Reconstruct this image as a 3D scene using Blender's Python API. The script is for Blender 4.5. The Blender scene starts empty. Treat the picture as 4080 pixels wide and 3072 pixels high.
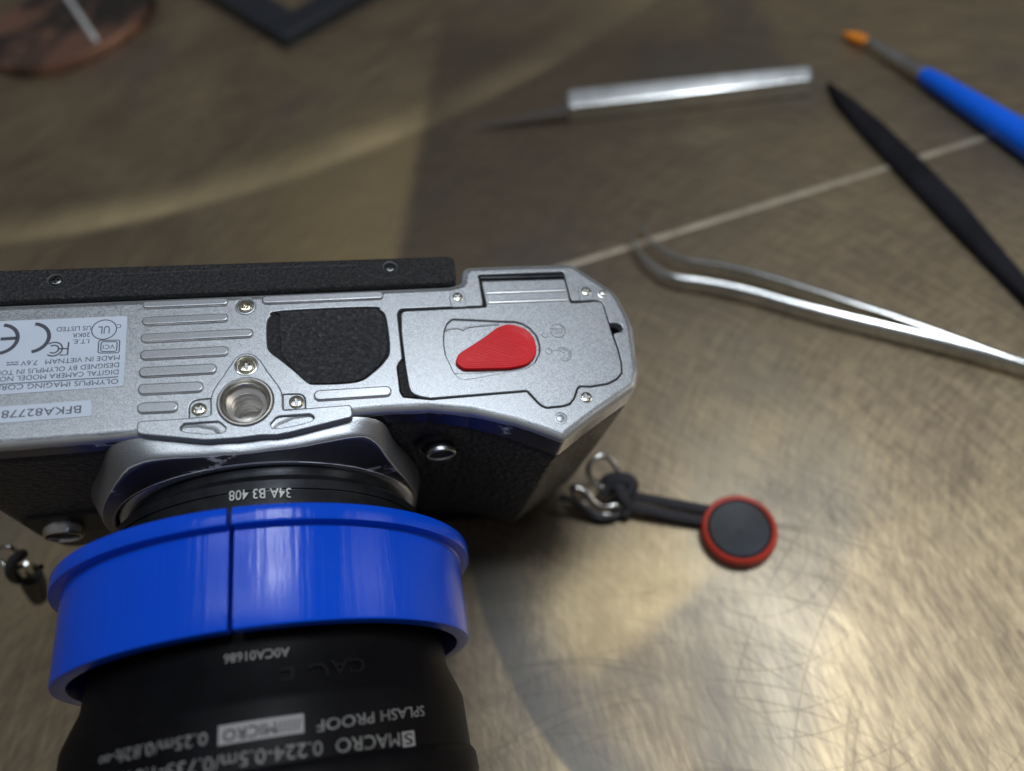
import bpy, bmesh, math, random
from mathutils import Vector, Matrix, noise
from mathutils.geometry import tessellate_polygon
random.seed(7)
PI = math.pi
S = 0.01                      # 1 Blender unit = 100 mm; everything below is written in millimetres
SC = bpy.context.scene
COL = SC.collection
SC.unit_settings.scale_length = 0.1

# ---------------------------------------------------------------- frames
# "plate" frame: the bottom plate of the inverted camera is the plane z = 0, x to the grip, y to the back.
F = 2900.0                    # focal length in photo pixels (photo 4080 x 3072)
def rot3(a, b, c):
    return (Matrix.Rotation(c, 3, 'Z') @ Matrix.Rotation(b, 3, 'Y') @ Matrix.Rotation(a, 3, 'X')
            @ Matrix(((1, 0, 0), (0, -1, 0), (0, 0, -1))))
M = rot3(-.45442742, -.22614037, -.07064762)       # plate -> view (x right, y down, z forward)
SOCK = Vector(((980-2040)/F, (1605-1536)/F, 1))*124.0
EYE = M.transposed() @ (-SOCK)                       # viewpoint, plate frame
N = Vector((-.3, .18, 1)).normalized()               # table normal in the plate frame (body leans on hump, dials and lens)
BASE = Vector((0, 0, -90))                           # where the hump touches the table
YW = (Vector((0, 1, 0)) - N*N.y).normalized()
XW = YW.cross(N)
PW = Matrix((XW, YW, N))                             # plate -> world rotation
def p2w(p): return PW @ (Vector(p)-BASE)
EYEW = p2w(EYE)
def ray(px, py): return (M.transposed() @ Vector(((px-2040)/F, (py-1536)/F, 1))).normalized()
def U(p, h=0.0):              # photo point -> plate plane z = h
    r = ray(*p); t = (h-EYE.z)/r.z; q = EYE+r*t
    return (q.x, q.y)
def UY(p, y):                 # photo point -> plate frame plane y = const
    r = ray(*p); t = (y-EYE.y)/r.y; return EYE+r*t
def W(p, h=0.0):              # photo point -> point at height h over the table (world mm)
    r = PW @ ray(*p); t = (h-EYEW.z)/r.z; return EYEW+r*t

# ---------------------------------------------------------------- camera, world, lamps
cam = bpy.data.cameras.new('view'); camo = bpy.data.objects.new('view', cam); COL.objects.link(camo)
R = PW @ M.transposed()       # view axes in world
camo.matrix_world = Matrix.Translation(EYEW*S) @ Matrix((R.col[0], -R.col[1], -R.col[2])).transposed().to_4x4()
cam.sensor_width = 36; cam.lens = 36*F/4080; cam.clip_start = .05; cam.clip_end = 200
cam.dof.use_dof = True; cam.dof.focus_distance = 128*S
cam.dof.aperture_fstop = cam.lens/1000/(3.2*S)       # a 3.2 mm wide pupil
SC.camera = camo
world = bpy.data.worlds.new('World'); SC.world = world; world.use_nodes = True
wn = world.node_tree; bgn = wn.nodes['Background']
bgn.inputs[1].default_value = 1.0
tc = wn.nodes.new('ShaderNodeTexCoord'); sx = wn.nodes.new('ShaderNodeSeparateXYZ'); cr = wn.nodes.new('ShaderNodeValToRGB')
wn.links.new(tc.outputs['Generated'], sx.inputs[0]); wn.links.new(sx.outputs['Z'], cr.inputs[0]); wn.links.new(cr.outputs[0], bgn.inputs[0])
cr.color_ramp.elements[0].position = 0.0; cr.color_ramp.elements[0].color = (.068, .060, .050, 1)
cr.color_ramp.elements[1].position = 1.0; cr.color_ramp.elements[1].color = (.13, .135, .15, 1)
def area(name, direc, dist, sx_, sy_, power, col):
    l = bpy.data.lights.new(name, 'AREA'); l.shape = 'RECTANGLE'; l.size = sx_*S; l.size_y = sy_*S; l.energy = power; l.color = col
    o = bpy.data.objects.new(name, l); COL.objects.link(o)
    d = (PW @ Vector(direc)).normalized()
    o.location = (p2w((20, 0, 0)) + d*dist)*S
    o.rotation_euler = d.to_track_quat('Z', 'X').to_euler()
    return o
area('desk_lamp', (.085, .26, .95), 520, 105, 90, 100, (.90, .95, 1.0))
area('side_fill', (.85, .05, .55), 900, 380, 380, 80, (1.0, .92, .80))  # unseen warm fill added to lift the shade on the right
area('edge_strip_fill', (-.12, .16, .98), 900, 800, 70, 200, (.88, .95, 1.0))  # unseen long fill added for highlights along the plate edges
SC.view_settings.view_transform = 'Standard'; SC.view_settings.look = 'None'; SC.view_settings.exposure = .15
SC.cycles.max_bounces = 8; SC.cycles.sample_clamp_indirect = 4; SC.cycles.use_denoising = True

# ---------------------------------------------------------------- materials
class NT:
    def __init__(s, name):
        s.m = bpy.data.materials.new(name); s.m.use_nodes = True; s.t = s.m.node_tree; s.b = s.t.nodes['Principled BSDF']
        s.co = s.t.nodes.new('ShaderNodeTexCoord').outputs['Object']
    def n(s, kind, **kw):
        nd = s.t.nodes.new('ShaderNode'+kind)
        for k, v in kw.items(): setattr(nd, k, v)
        return nd
    def link(s, a, b): s.t.links.new(a, b)
    def val(s, sock, v):
        if hasattr(v, 'is_output') or hasattr(v, 'links'): s.link(v, sock)
        else: sock.default_value = v
    def math(s, op, a, b=0.0, c=0.0, clamp=False):
        nd = s.n('Math', operation=op, use_clamp=clamp); s.val(nd.inputs[0], a); s.val(nd.inputs[1], b)
        if op in ('SMOOTHSTEP', 'MULTIPLY_ADD', 'COMPARE'): s.val(nd.inputs[2], c)
        return nd.outputs[0]
    def step(s, v, a, b, lo=0.0, hi=1.0):
        nd = s.n('MapRange', interpolation_type='SMOOTHSTEP'); s.val(nd.inputs[0], v)
        s.val(nd.inputs[1], a); s.val(nd.inputs[2], b); s.val(nd.inputs[3], lo); s.val(nd.inputs[4], hi)
        return nd.outputs[0]
    def noise(s, scale, detail=2.0, rough=.5, vec=None, dist=0.0, dims='3D'):
        nd = s.n('TexNoise', noise_dimensions=dims); s.link(vec if vec is not None else s.co, nd.inputs['Vector'])
        nd.inputs['Scale'].default_value = scale; nd.inputs['Detail'].default_value = detail
        nd.inputs['Roughness'].default_value = rough; nd.inputs['Distortion'].default_value = dist
        return nd.outputs[0]
    def voro(s, scale, feature='F1', vec=None, out=0):
        nd = s.n('TexVoronoi', feature=feature); s.link(vec if vec is not None else s.co, nd.inputs['Vector'])
        nd.inputs['Scale'].default_value = scale
        return nd.outputs[out]
    def mix(s, f, a, b):
        nd = s.n('Mix', data_type='RGBA'); s.val(nd.inputs[0], f)
        for i, v in ((6, a), (7, b)):
            if hasattr(v, 'links'): s.link(v, nd.inputs[i])
            else: nd.inputs[i].default_value = (*v, 1)
        return nd.outputs[2]
    def scalev(s, sx_, sy_, sz_, vec=None):
        nd = s.n('VectorMath', operation='MULTIPLY'); s.link(vec if vec is not None else s.co, nd.inputs[0])
        nd.inputs[1].default_value = (sx_, sy_, sz_); return nd.outputs[0]
    def sep(s, vec=None):
        nd = s.n('SeparateXYZ'); s.link(vec if vec is not None else s.co, nd.inputs[0]); return nd.outputs
    def comb(s, x, y, z):
        nd = s.n('CombineXYZ'); s.val(nd.inputs[0], x); s.val(nd.inputs[1], y); s.val(nd.inputs[2], z); return nd.outputs[0]
    def bump(s, h, strength=.3, dist=.001):
        nd = s.n('Bump'); s.link(h, nd.inputs['Height']); nd.inputs['Strength'].default_value = strength
        nd.inputs['Distance'].default_value = dist; s.link(nd.outputs[0], s.b.inputs['Normal'])
    def set(s, color=None, metal=None, rough=None, spec=None, coat=None, sheen=None):
        B = s.b.inputs
        if color is not None:
            if hasattr(color, 'links'): s.link(color, B['Base Color'])
            else: B['Base Color'].default_value = (*color, 1)
        if metal is not None: s.val(B['Metallic'], metal)
        if rough is not None: s.val(B['Roughness'], rough)
        if spec is not None: B['Specular IOR Level'].default_value = spec
        if coat is not None: B['Coat Weight'].default_value = coat; B['Coat Roughness'].default_value = .15
        return s

def simple(name, color, metal=0.0, rough=.5, spec=None, nscale=None, nbump=0.0, ndist=.001, vary=0.0):
    m = NT(name); col = color
    if vary:
        f = m.noise((nscale or 60)*.35, 4, .6)
        col = m.mix(m.step(f, .3, .7), [c*(1-vary) for c in color], [min(1, c*(1+vary)) for c in color])
    m.set(col, metal, rough, spec)
    if nscale and nbump: m.bump(m.noise(nscale, 3, .6), nbump, ndist)
    return m.m

def silver_paint(name, worn=True, tint=(.315, .335, .36)):
    """metal-flake silver lacquer, rubbed to bare glossy metal on the skirts that face forwards"""
    m = NT(name)
    fl = m.noise(560, 2, .8); fl2 = m.voro(520, out=1)
    sp = m.sep(fl2)[0]
    big = m.noise(5, 5, .6)
    streak = m.noise(30, 3, .6, vec=m.scalev(1.0, .25, 1.0))
    f = m.math('ADD', m.math('MULTIPLY', m.step(fl, .35, .7), .55), m.math('MULTIPLY', sp, .45))
    dk = [c*.62 for c in tint]; lt = [min(1, c*1.62) for c in tint]
    col = m.mix(f, dk, lt)
    col = m.mix(m.step(big, .45, .75, 0, .07), col, (.36, .38, .41))
    col = m.mix(m.step(streak, .66, .8, 0, .05), col, (.72, .75, .78))
    zr = m.sep()[2]; rim = m.math('ADD', m.math('SUBTRACT', zr, 89.86*S), m.math('MULTIPLY', m.math('SUBTRACT', m.noise(12, 5, .7), .5), .5*S))
    if worn: col = m.mix(m.math('MULTIPLY', m.step(rim, -.06*S, .02*S, 1, 0), .9), col, (.74, .77, .80))
    rough = m.math('ADD', m.step(big, .3, .8, .31, .35), m.math('MULTIPLY', sp, .10))
    metal = .72
    if worn:
        z = m.sep()[2]
        ns = m.noise(9, 5, .65)
        d = m.math('ADD', m.math('SUBTRACT', z, (90-1.65)*S), m.math('MULTIPLY', m.math('SUBTRACT', ns, .5), 1.7*S))
        bare = m.step(d, -.03*S, .03*S, 1, 0)                  # 1 below the wear line
        line = m.math('MULTIPLY', m.step(d, -.10*S, -.02*S), m.step(d, .02*S, .10*S, 1, 0))
        nick = m.step(m.noise(22, 5, .75, vec=m.scalev(.5, 1, 1.2)), .62, .66)
        line = m.math('MAXIMUM', line, m.math('MULTIPLY', nick, bare), clamp=True)
        col = m.mix(bare, col, (.20, .20, .26))
        col = m.mix(line, col, (.85, .88, .92))
        rough = m.math('MULTIPLY', m.math('SUBTRACT', 1.0, m.math('MULTIPLY', bare, .62)), rough)
        rough = m.math('ADD', rough, m.math('MULTIPLY', line, .3))
        metal = m.math('SUBTRACT', .8, m.math('MULTIPLY', line, .5))
    m.set(col, metal, rough)
    m.bump(m.math('ADD', m.noise(700, 2, .6), m.math('MULTIPLY', m.noise(2.5, 3), .3)), .32, .0008)
    return m.m
M_SILVER = silver_paint('silver_lacquer', True)
M_SILVER2 = silver_paint('silver_lacquer_flat', False)
M_SOCKP = silver_paint('silver_lacquer_cool', False, (.335, .36, .39))

def worn_edge_mat():
    m = NT('silver_rubbed_rib'); ns = m.noise(16, 5, .7)
    z = m.sep()[2]
    d = m.math('ADD', m.math('SUBTRACT', z, (90+.42)*S), m.math('MULTIPLY', m.math('SUBTRACT', ns, .5), .6*S))
    e = m.step(d, -.04*S, .02*S, 1, 0)
    fl = m.noise(520, 2, .8)
    col = m.mix(m.step(fl, .3, .7), (.28, .30, .325), (.46, .48, .51))
    col = m.mix(e, col, (.96, .98, 1.0)); m.set(col, m.math('SUBTRACT', .72, m.math('MULTIPLY', e, .30)), m.math('SUBTRACT', .32, m.math('MULTIPLY', e, .08)))
    m.bump(m.noise(400, 2, .6), .2, .0006)
    return m.m
M_RIB = worn_edge_mat()

def leather(name, scale, strength, base=(.012, .0125, .0145), worn=False, rough=.42):
    m = NT(name)
    v = m.voro(scale, 'SMOOTH_F1', vec=m.scalev(1, 1, 1)); n2 = m.noise(scale*1.3, 4, .65, dist=.6)
    h = m.math('ADD', m.math('MULTIPLY', v, 1.0), m.math('MULTIPLY', n2, 1.1))
    col = m.mix(m.step(n2, .4, .72), base, [c*2.3 for c in base])
    if worn:
        z = m.sep()[2]
        d = m.math('ADD', z, m.math('MULTIPLY', m.noise(scale*.4, 5, .7), 4*S))
        w = m.math('MULTIPLY', m.step(d, (90-2.8)*S, (90-1.2)*S), m.step(m.noise(scale*1.2, 3, .7), .45, .62))
        col = m.mix(w, col, (.11, .12, .135))
    m.set(col, 0.0, m.step(n2, .3, .7, rough+.08, rough-.08), .5)
    m.bump(h, strength, .0075)
    return m.m
M_LEATH = leather('grained_black_leatherette', 92, 1.0, (.030, .031, .035), worn=True, rough=.38)
M_PAD = leather('grained_black_rubber_pad', 88, 1.0, (.018, .019, .022), rough=.5)
M_MATTE = leather('speckled_matt_black_plastic', 150, .6, (.008, .008, .010), rough=.50)
M_BLACK = simple('plain_black_plastic', (.012, .012, .014), 0, .5, nscale=90, nbump=.15, vary=.3)
M_DARKGAP = simple('dark_recess', (.006, .006, .007), 0, .8)
M_STEEL = simple('bright_steel', (.62, .61, .58), 1, .22, nscale=70, nbump=.12, vary=.15)
M_BRIGHTSTEEL = simple('satin_steel', (.74, .76, .77), 1, .34, nscale=90, nbump=.1, vary=.1)
M_SCREW = simple('nickel_screw', (.62, .59, .48), 1, .2, nscale=160, nbump=.15, vary=.12)
M_SCREWB = simple('black_screw', (.09, .095, .10), 1, .3, nscale=120, nbump=.1)
M_LABEL = simple('pale_blue_label_stock', (.50, .57, .68), 0, .42, nscale=40, vary=.03)
M_INK = simple('label_ink', (.045, .05, .075), 0, .5)
M_WHITEINK = simple('engraved_white_ink', (.50, .52, .48), 0, .6, nscale=150, vary=.25)
M_GREYINK = simple('dim_grey_ink', (.16, .16, .16), 0, .6, nscale=120, vary=.3)
M_BOXINK = simple('box_grey_ink', (.24, .235, .24), 0, .6)
M_DKTEXT = simple('box_lettering', (.004, .004, .005), 0, .7, spec=.1)
M_FAINT = simple('moulded_mark', (.0065, .0065, .009), 0, .6, spec=.1)
M_LENSBLACK = simple('black_anodised_barrel', (.0038, .0038, .005), 0, .45, spec=.08, nscale=60, nbump=.05, vary=.2)
M_LENSRING = simple('satin_black_metal_mount', (.045, .048, .055), .8, .26, nscale=50, nbump=.08, vary=.3)
M_CORD = None

def red_print():
    m = NT('red_printed_plastic'); n1 = m.noise(14, 4, .6)
    x, y, z = m.sep()
    st = m.n('TexWave', wave_type='BANDS', bands_direction='DIAGONAL'); m.link(m.scalev(1, -1, 0), st.inputs[0])
    st.inputs['Scale'].default_value = 22; st.inputs['Distortion'].default_value = 1.0; st.inputs['Detail Scale'].default_value = .6
    col = m.mix(m.step(n1, .35, .7), (.60, .002, .008), (.70, .004, .011))
    m.set(col, 0, .38, .3)
    m.bump(m.math('ADD', m.math('MULTIPLY', st.outputs[1], .25), m.noise(130, 3, .6)), .25, .0012)
    return m.m
M_RED = red_print()
M_REDLINE = simple('red_plastic_ridge', (.74, .035, .04), 0, .3)

def blue_print():
    """blue filament: layers run round the lens axis, seams and ripples run along it"""
    m = NT('blue_printed_plastic'); x, y, z = m.sep()
    ang = m.math('ARCTAN2', x, m.math('SUBTRACT', z, 0.0))
    rip = m.noise(26, 2, .55, vec=m.comb(m.math('MULTIPLY', ang, 1.6), m.math('MULTIPLY', y, .05), 0))
    rip2 = m.noise(9, 3, .6, vec=m.comb(m.math('MULTIPLY', ang, 5.0), m.math('MULTIPLY', y, 1.2), 0))
    lay = m.n('TexWave', wave_type='BANDS', bands_direction='Y'); m.link(m.co, lay.inputs[0]); lay.inputs['Scale'].default_value = 105
    lay.inputs['Distortion'].default_value = .4
    g = m.noise(90, 3, .7)
    h = m.math('ADD', m.math('MULTIPLY', rip, 3.2), m.math('ADD', m.math('MULTIPLY', rip2, 2.2), m.math('ADD', m.math('MULTIPLY', lay.outputs[1], .5), m.math('MULTIPLY', g, .22))))
    col = m.mix(m.step(m.noise(3, 3), .3, .7), (.0, .062, .60), (.0, .074, .70))
    m.set(col, 0, .17, .36)
    m.bump(h, .26, .0009)
    return m.m
M_BLUE = blue_print()

# ---------------------------------------------------------------- mesh helpers
class Thing:
    """root Empty plus a function that takes frame millimetres to its local space"""
    def __init__(s, name, label, cat, frame='P', base=(0, 0, 0), group=None, rz=0.0):
        s.frame = frame; s.base = Vector(base)
        o = s.o = bpy.data.objects.new(name, None); o.empty_display_size = .1; COL.objects.link(o)
        if frame == 'P': o.matrix_world = Matrix.Translation(p2w(base)*S) @ PW.to_4x4()
        else: o.location = s.base*S
        o['label'] = label; o['category'] = cat
        if group: o['group'] = group
    def loc(s, p): return (Vector(p)-s.base)*S

def link(name, me, parent, mat, label=None, matrix=None):
    o = bpy.data.objects.new(name, me); COL.objects.link(o)
    if parent is not None: o.parent = parent
    if matrix is not None: o.matrix_local = matrix
    if mat is not None and not me.materials: me.materials.append(mat)
    if label: o['label'] = label
    return o

def finish(me, angle=32):
    for p in me.polygons: p.use_smooth = True
    me.set_sharp_from_angle(angle=math.radians(angle))

def mk(name, verts, faces, mat, thing, parent=None, angle=32, label=None, raw=False):
    me = bpy.data.meshes.new(name)
    me.from_pydata([tuple(thing.loc(v)) for v in verts] if not raw else verts, [], faces); me.validate(); me.update()
    finish(me, angle)
    return link(name, me, (parent or thing.o), mat, label)

def area2(p): return sum(p[i][0]*p[(i+1) % len(p)][1]-p[(i+1) % len(p)][0]*p[i][1] for i in range(len(p)))/2
def offset(poly, d):
    """outward for d > 0"""
    if area2(poly) < 0: poly = poly[::-1]
    n = len(poly); out = []
    for i in range(n):
        a, b, c = Vector(poly[i-1][:2]), Vector(poly[i][:2]), Vector(poly[(i+1) % n][:2])
        e1 = (b-a); e2 = (c-b)
        if e1.length < 1e-6 or e2.length < 1e-6: out.append(tuple(b)); continue
        n1 = Vector((e1.y, -e1.x)).normalized(); n2 = Vector((e2.y, -e2.x)).normalized()
        m_ = (n1+n2); k = 1+n1.dot(n2)
        m_ = m_/max(k, .45); out.append(tuple(b+m_*d))
    return out
def fillet(poly, r, seg=5):
    n = len(poly); out = []
    for i in range(n):
        a, b, c = Vector(poly[i-1][:2]), Vector(poly[i][:2]), Vector(poly[(i+1) % n][:2])
        rr = poly[i][2] if len(poly[i]) > 2 else r
        u = (a-b); v = (c-b); lu, lv = u.length, v.length
        if lu < 1e-6 or lv < 1e-6: out.append(tuple(b)); continue
        u /= lu; v /= lv; cosang = max(-1, min(1, u.dot(v))); ang = math.acos(cosang)
        if ang > math.radians(172) or rr <= 0: out.append(tuple(b)); continue
        t = min(rr/math.tan(ang/2), lu*.48, lv*.48)
        p0, p1 = b+u*t, b+v*t
        for k in range(seg+1):
            s_ = k/seg; out.append(tuple(p0*(1-s_)**2+b*2*s_*(1-s_)+p1*s_**2))
    return out
def smooth_closed(pts, sub=4):
    n = len(pts); out = []
    for i in range(n):
        p = [Vector(pts[(i+k-1) % n][:2]) for k in range(4)]
        for k in range(sub):
            t = k/sub
            out.append(tuple(.5*((2*p[1])+(-p[0]+p[2])*t+(2*p[0]-5*p[1]+4*p[2]-p[3])*t*t+(-p[0]+3*p[1]-3*p[2]+p[3])*t**3)))
    return out
def catmull(pts, sub=6):
    out = []; n = len(pts); P_ = [Vector(p) for p in pts]
    for i in range(n-1):
        a = P_[max(i-1, 0)]; b = P_[i]; c = P_[i+1]; d = P_[min(i+2, n-1)]
        for k in range(sub):
            t = k/sub
            out.append(.5*((2*b)+(-a+c)*t+(2*a-5*b+4*c-d)*t*t+(-a+3*b-3*c+d)*t**3))
    out.append(P_[-1]); return out

def clean(poly, eps=.02):
    out = []
    for p in poly:
        q = (p[0], p[1])
        if not out or math.hypot(q[0]-out[-1][0], q[1]-out[-1][1]) > eps: out.append(q)
    while len(out) > 3 and math.hypot(out[0][0]-out[-1][0], out[0][1]-out[-1][1]) <= eps: out.pop()
    return out if area2(out) > 0 else out[::-1]
def slab_mesh(outer, holes, ztop, zbot, bev, res=3):
    loops = [(clean(outer), 1)]+[(clean(h), -1) for h in holes]
    V = []; Fc = []; caps = []
    for poly, sg in loops:
        n = len(poly); st = len(V)
        bv = bev if sg > 0 else min(bev, .2)
        prof = [(bv*(1-math.sin(PI/2*k/res)), ztop-bv*(1-math.cos(PI/2*k/res))) for k in range(res+1)]
        prof += [(0.0, zbot+min(bv, .15)), (min(bv, .15), zbot)]
        for ins, z_ in prof:
            V += [(x, y, z_) for x, y in (offset(poly, -ins*sg) if ins else poly)]
        for j in range(len(prof)-1):
            for k in range(n):
                k2 = (k+1) % n; q = (st+j*n+k, st+(j+1)*n+k, st+(j+1)*n+k2, st+j*n+k2)
                Fc.append(q if sg > 0 else q[::-1])
        caps.append((st, n, st+(len(prof)-1)*n))
    for w_ in (0, 1):
        idx = []; pts = []
        for st, n, sb in caps:
            s0 = (st, sb)[w_]; base = len(V)
            V += V[s0:s0+n]                      # own vertices so that the flat face keeps a flat normal
            idx += list(range(base, base+n)); pts.append([Vector((V[i][0], V[i][1], 0)) for i in range(base, base+n)])
        for t in tessellate_polygon(pts):
            A_, B_, C_ = (V[idx[i]] for i in t)
            cr_ = (B_[0]-A_[0])*(C_[1]-A_[1])-(B_[1]-A_[1])*(C_[0]-A_[0])
            q = tuple(idx[i] for i in t)
            if (cr_ > 0) == (w_ == 1): q = q[::-1]
            Fc.append(q)
    return V, Fc
def slab(name, outer, ztop, zbot, bev, mat, thing, parent=None, holes=(), res=3, zfun=None, angle=40, label=None):
    v, f = slab_mesh(outer, holes, ztop, zbot, bev, res)
    if zfun: v = [zfun(q) for q in v]
    return mk(name, v, f, mat, thing, parent, angle, label)

def lathe(profile, seg=48, a0=0.0, a1=2*PI, closed=True):
    """profile of (r, h); returns verts around local z"""
    v = []; f = []; full = closed; n = seg if full else seg+1
    for r, h in profile:
        for k in range(n):
            a = a0+(a1-a0)*k/seg; v.append((r*math.cos(a), r*math.sin(a), h))
    for j in range(len(profile)-1):
        for k in range(seg if not full else n):
            k2 = (k+1) % n if full else k+1
            f.append((j*n+k, j*n+k2, (j+1)*n+k2, (j+1)*n+k))
    return v, f
def lathe_z(name, c, profile, mat, thing, parent=None, seg=48, **k):
    v, f = lathe(profile, seg); return mk(name, [(c[0]+a, c[1]+b, c[2]+h) for a, b, h in v], f, mat, thing, parent, **k)
def lathe_axis(name, c, axis, profile, mat, thing, parent=None, seg=48, angle=32, label=None):
    q = Vector(axis).normalized().to_track_quat('Z', 'Y'); v, f = lathe(profile, seg)
    return mk(name, [Vector(c)+q @ Vector(a) for a in v], f, mat, thing, parent, angle, label)

def tube_data(path, r, seg=8, closed=False, flat=1.0):
    P_ = [Vector(p) for p in path]; n = len(P_); v = []; f = []; up = None
    for i, p in enumerate(P_):
        if closed: t = P_[(i+1) % n]-P_[i-1]
        else: t = P_[min(i+1, n-1)]-P_[max(i-1, 0)]
        t.normalize()
        if up is None:
            up = Vector((0, 0, 1)) if abs(t.z) < .9 else Vector((1, 0, 0))
        b = t.cross(up)
        if b.length < 1e-6: b = t.cross(Vector((1, 0, 0)))
        b.normalize(); up = b.cross(t).normalized()
        rr = r[i] if isinstance(r, (list, tuple)) else r
        for k in range(seg):
            a = 2*PI*k/seg; v.append(p+b*math.cos(a)*rr+up*math.sin(a)*rr*flat)
    for i in range(n if closed else n-1):
        j = (i+1) % n
        for k in range(seg): f.append((i*seg+k, i*seg+(k+1) % seg, j*seg+(k+1) % seg, j*seg+k))
    if not closed: f.append(tuple(range(seg))[::-1]); f.append(tuple((n-1)*seg+k for k in range(seg)))
    return v, f
def tube(name, path, r, mat, thing, parent=None, seg=8, closed=False, flat=1.0, label=None):
    v, f = tube_data(path, r, seg, closed, flat); return mk(name, v, f, mat, thing, parent, 60, label)
def join(datas):
    V = []; Fc = []
    for v, f in datas:
        o = len(V); V += list(v); Fc += [tuple(i+o for i in q) for q in f]
    return V, Fc

_tc = {}
def text2d(s, size, align='LEFT', space=1.0, bold=0.0):
    cu = bpy.data.curves.new('t', 'FONT'); cu.body = s; cu.size = size; cu.align_x = align; cu.space_character = space; cu.resolution_u = 3
    cu.offset = bold
    ob = bpy.data.objects.new('t', cu); me = bpy.data.meshes.new_from_object(ob)
    v = [(q.co.x, q.co.y) for q in me.vertices]; f = [tuple(p.vertices) for p in me.polygons]
    bpy.data.objects.remove(ob); bpy.data.curves.remove(cu); bpy.data.meshes.remove(me)
    return v, f
def fit_text(s, x0, x1, h, bold=0.0, xs=None):
    """text from x0 to x1 (cap height h), baseline at 0"""
    v, f = text2d(s, h/.70, bold=bold)
    a = min(q[0] for q in v); b = max(q[0] for q in v); k = (x1-x0)/(b-a)
    return [(x0+(q[0]-a)*k, q[1]) for q in v], f

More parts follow.
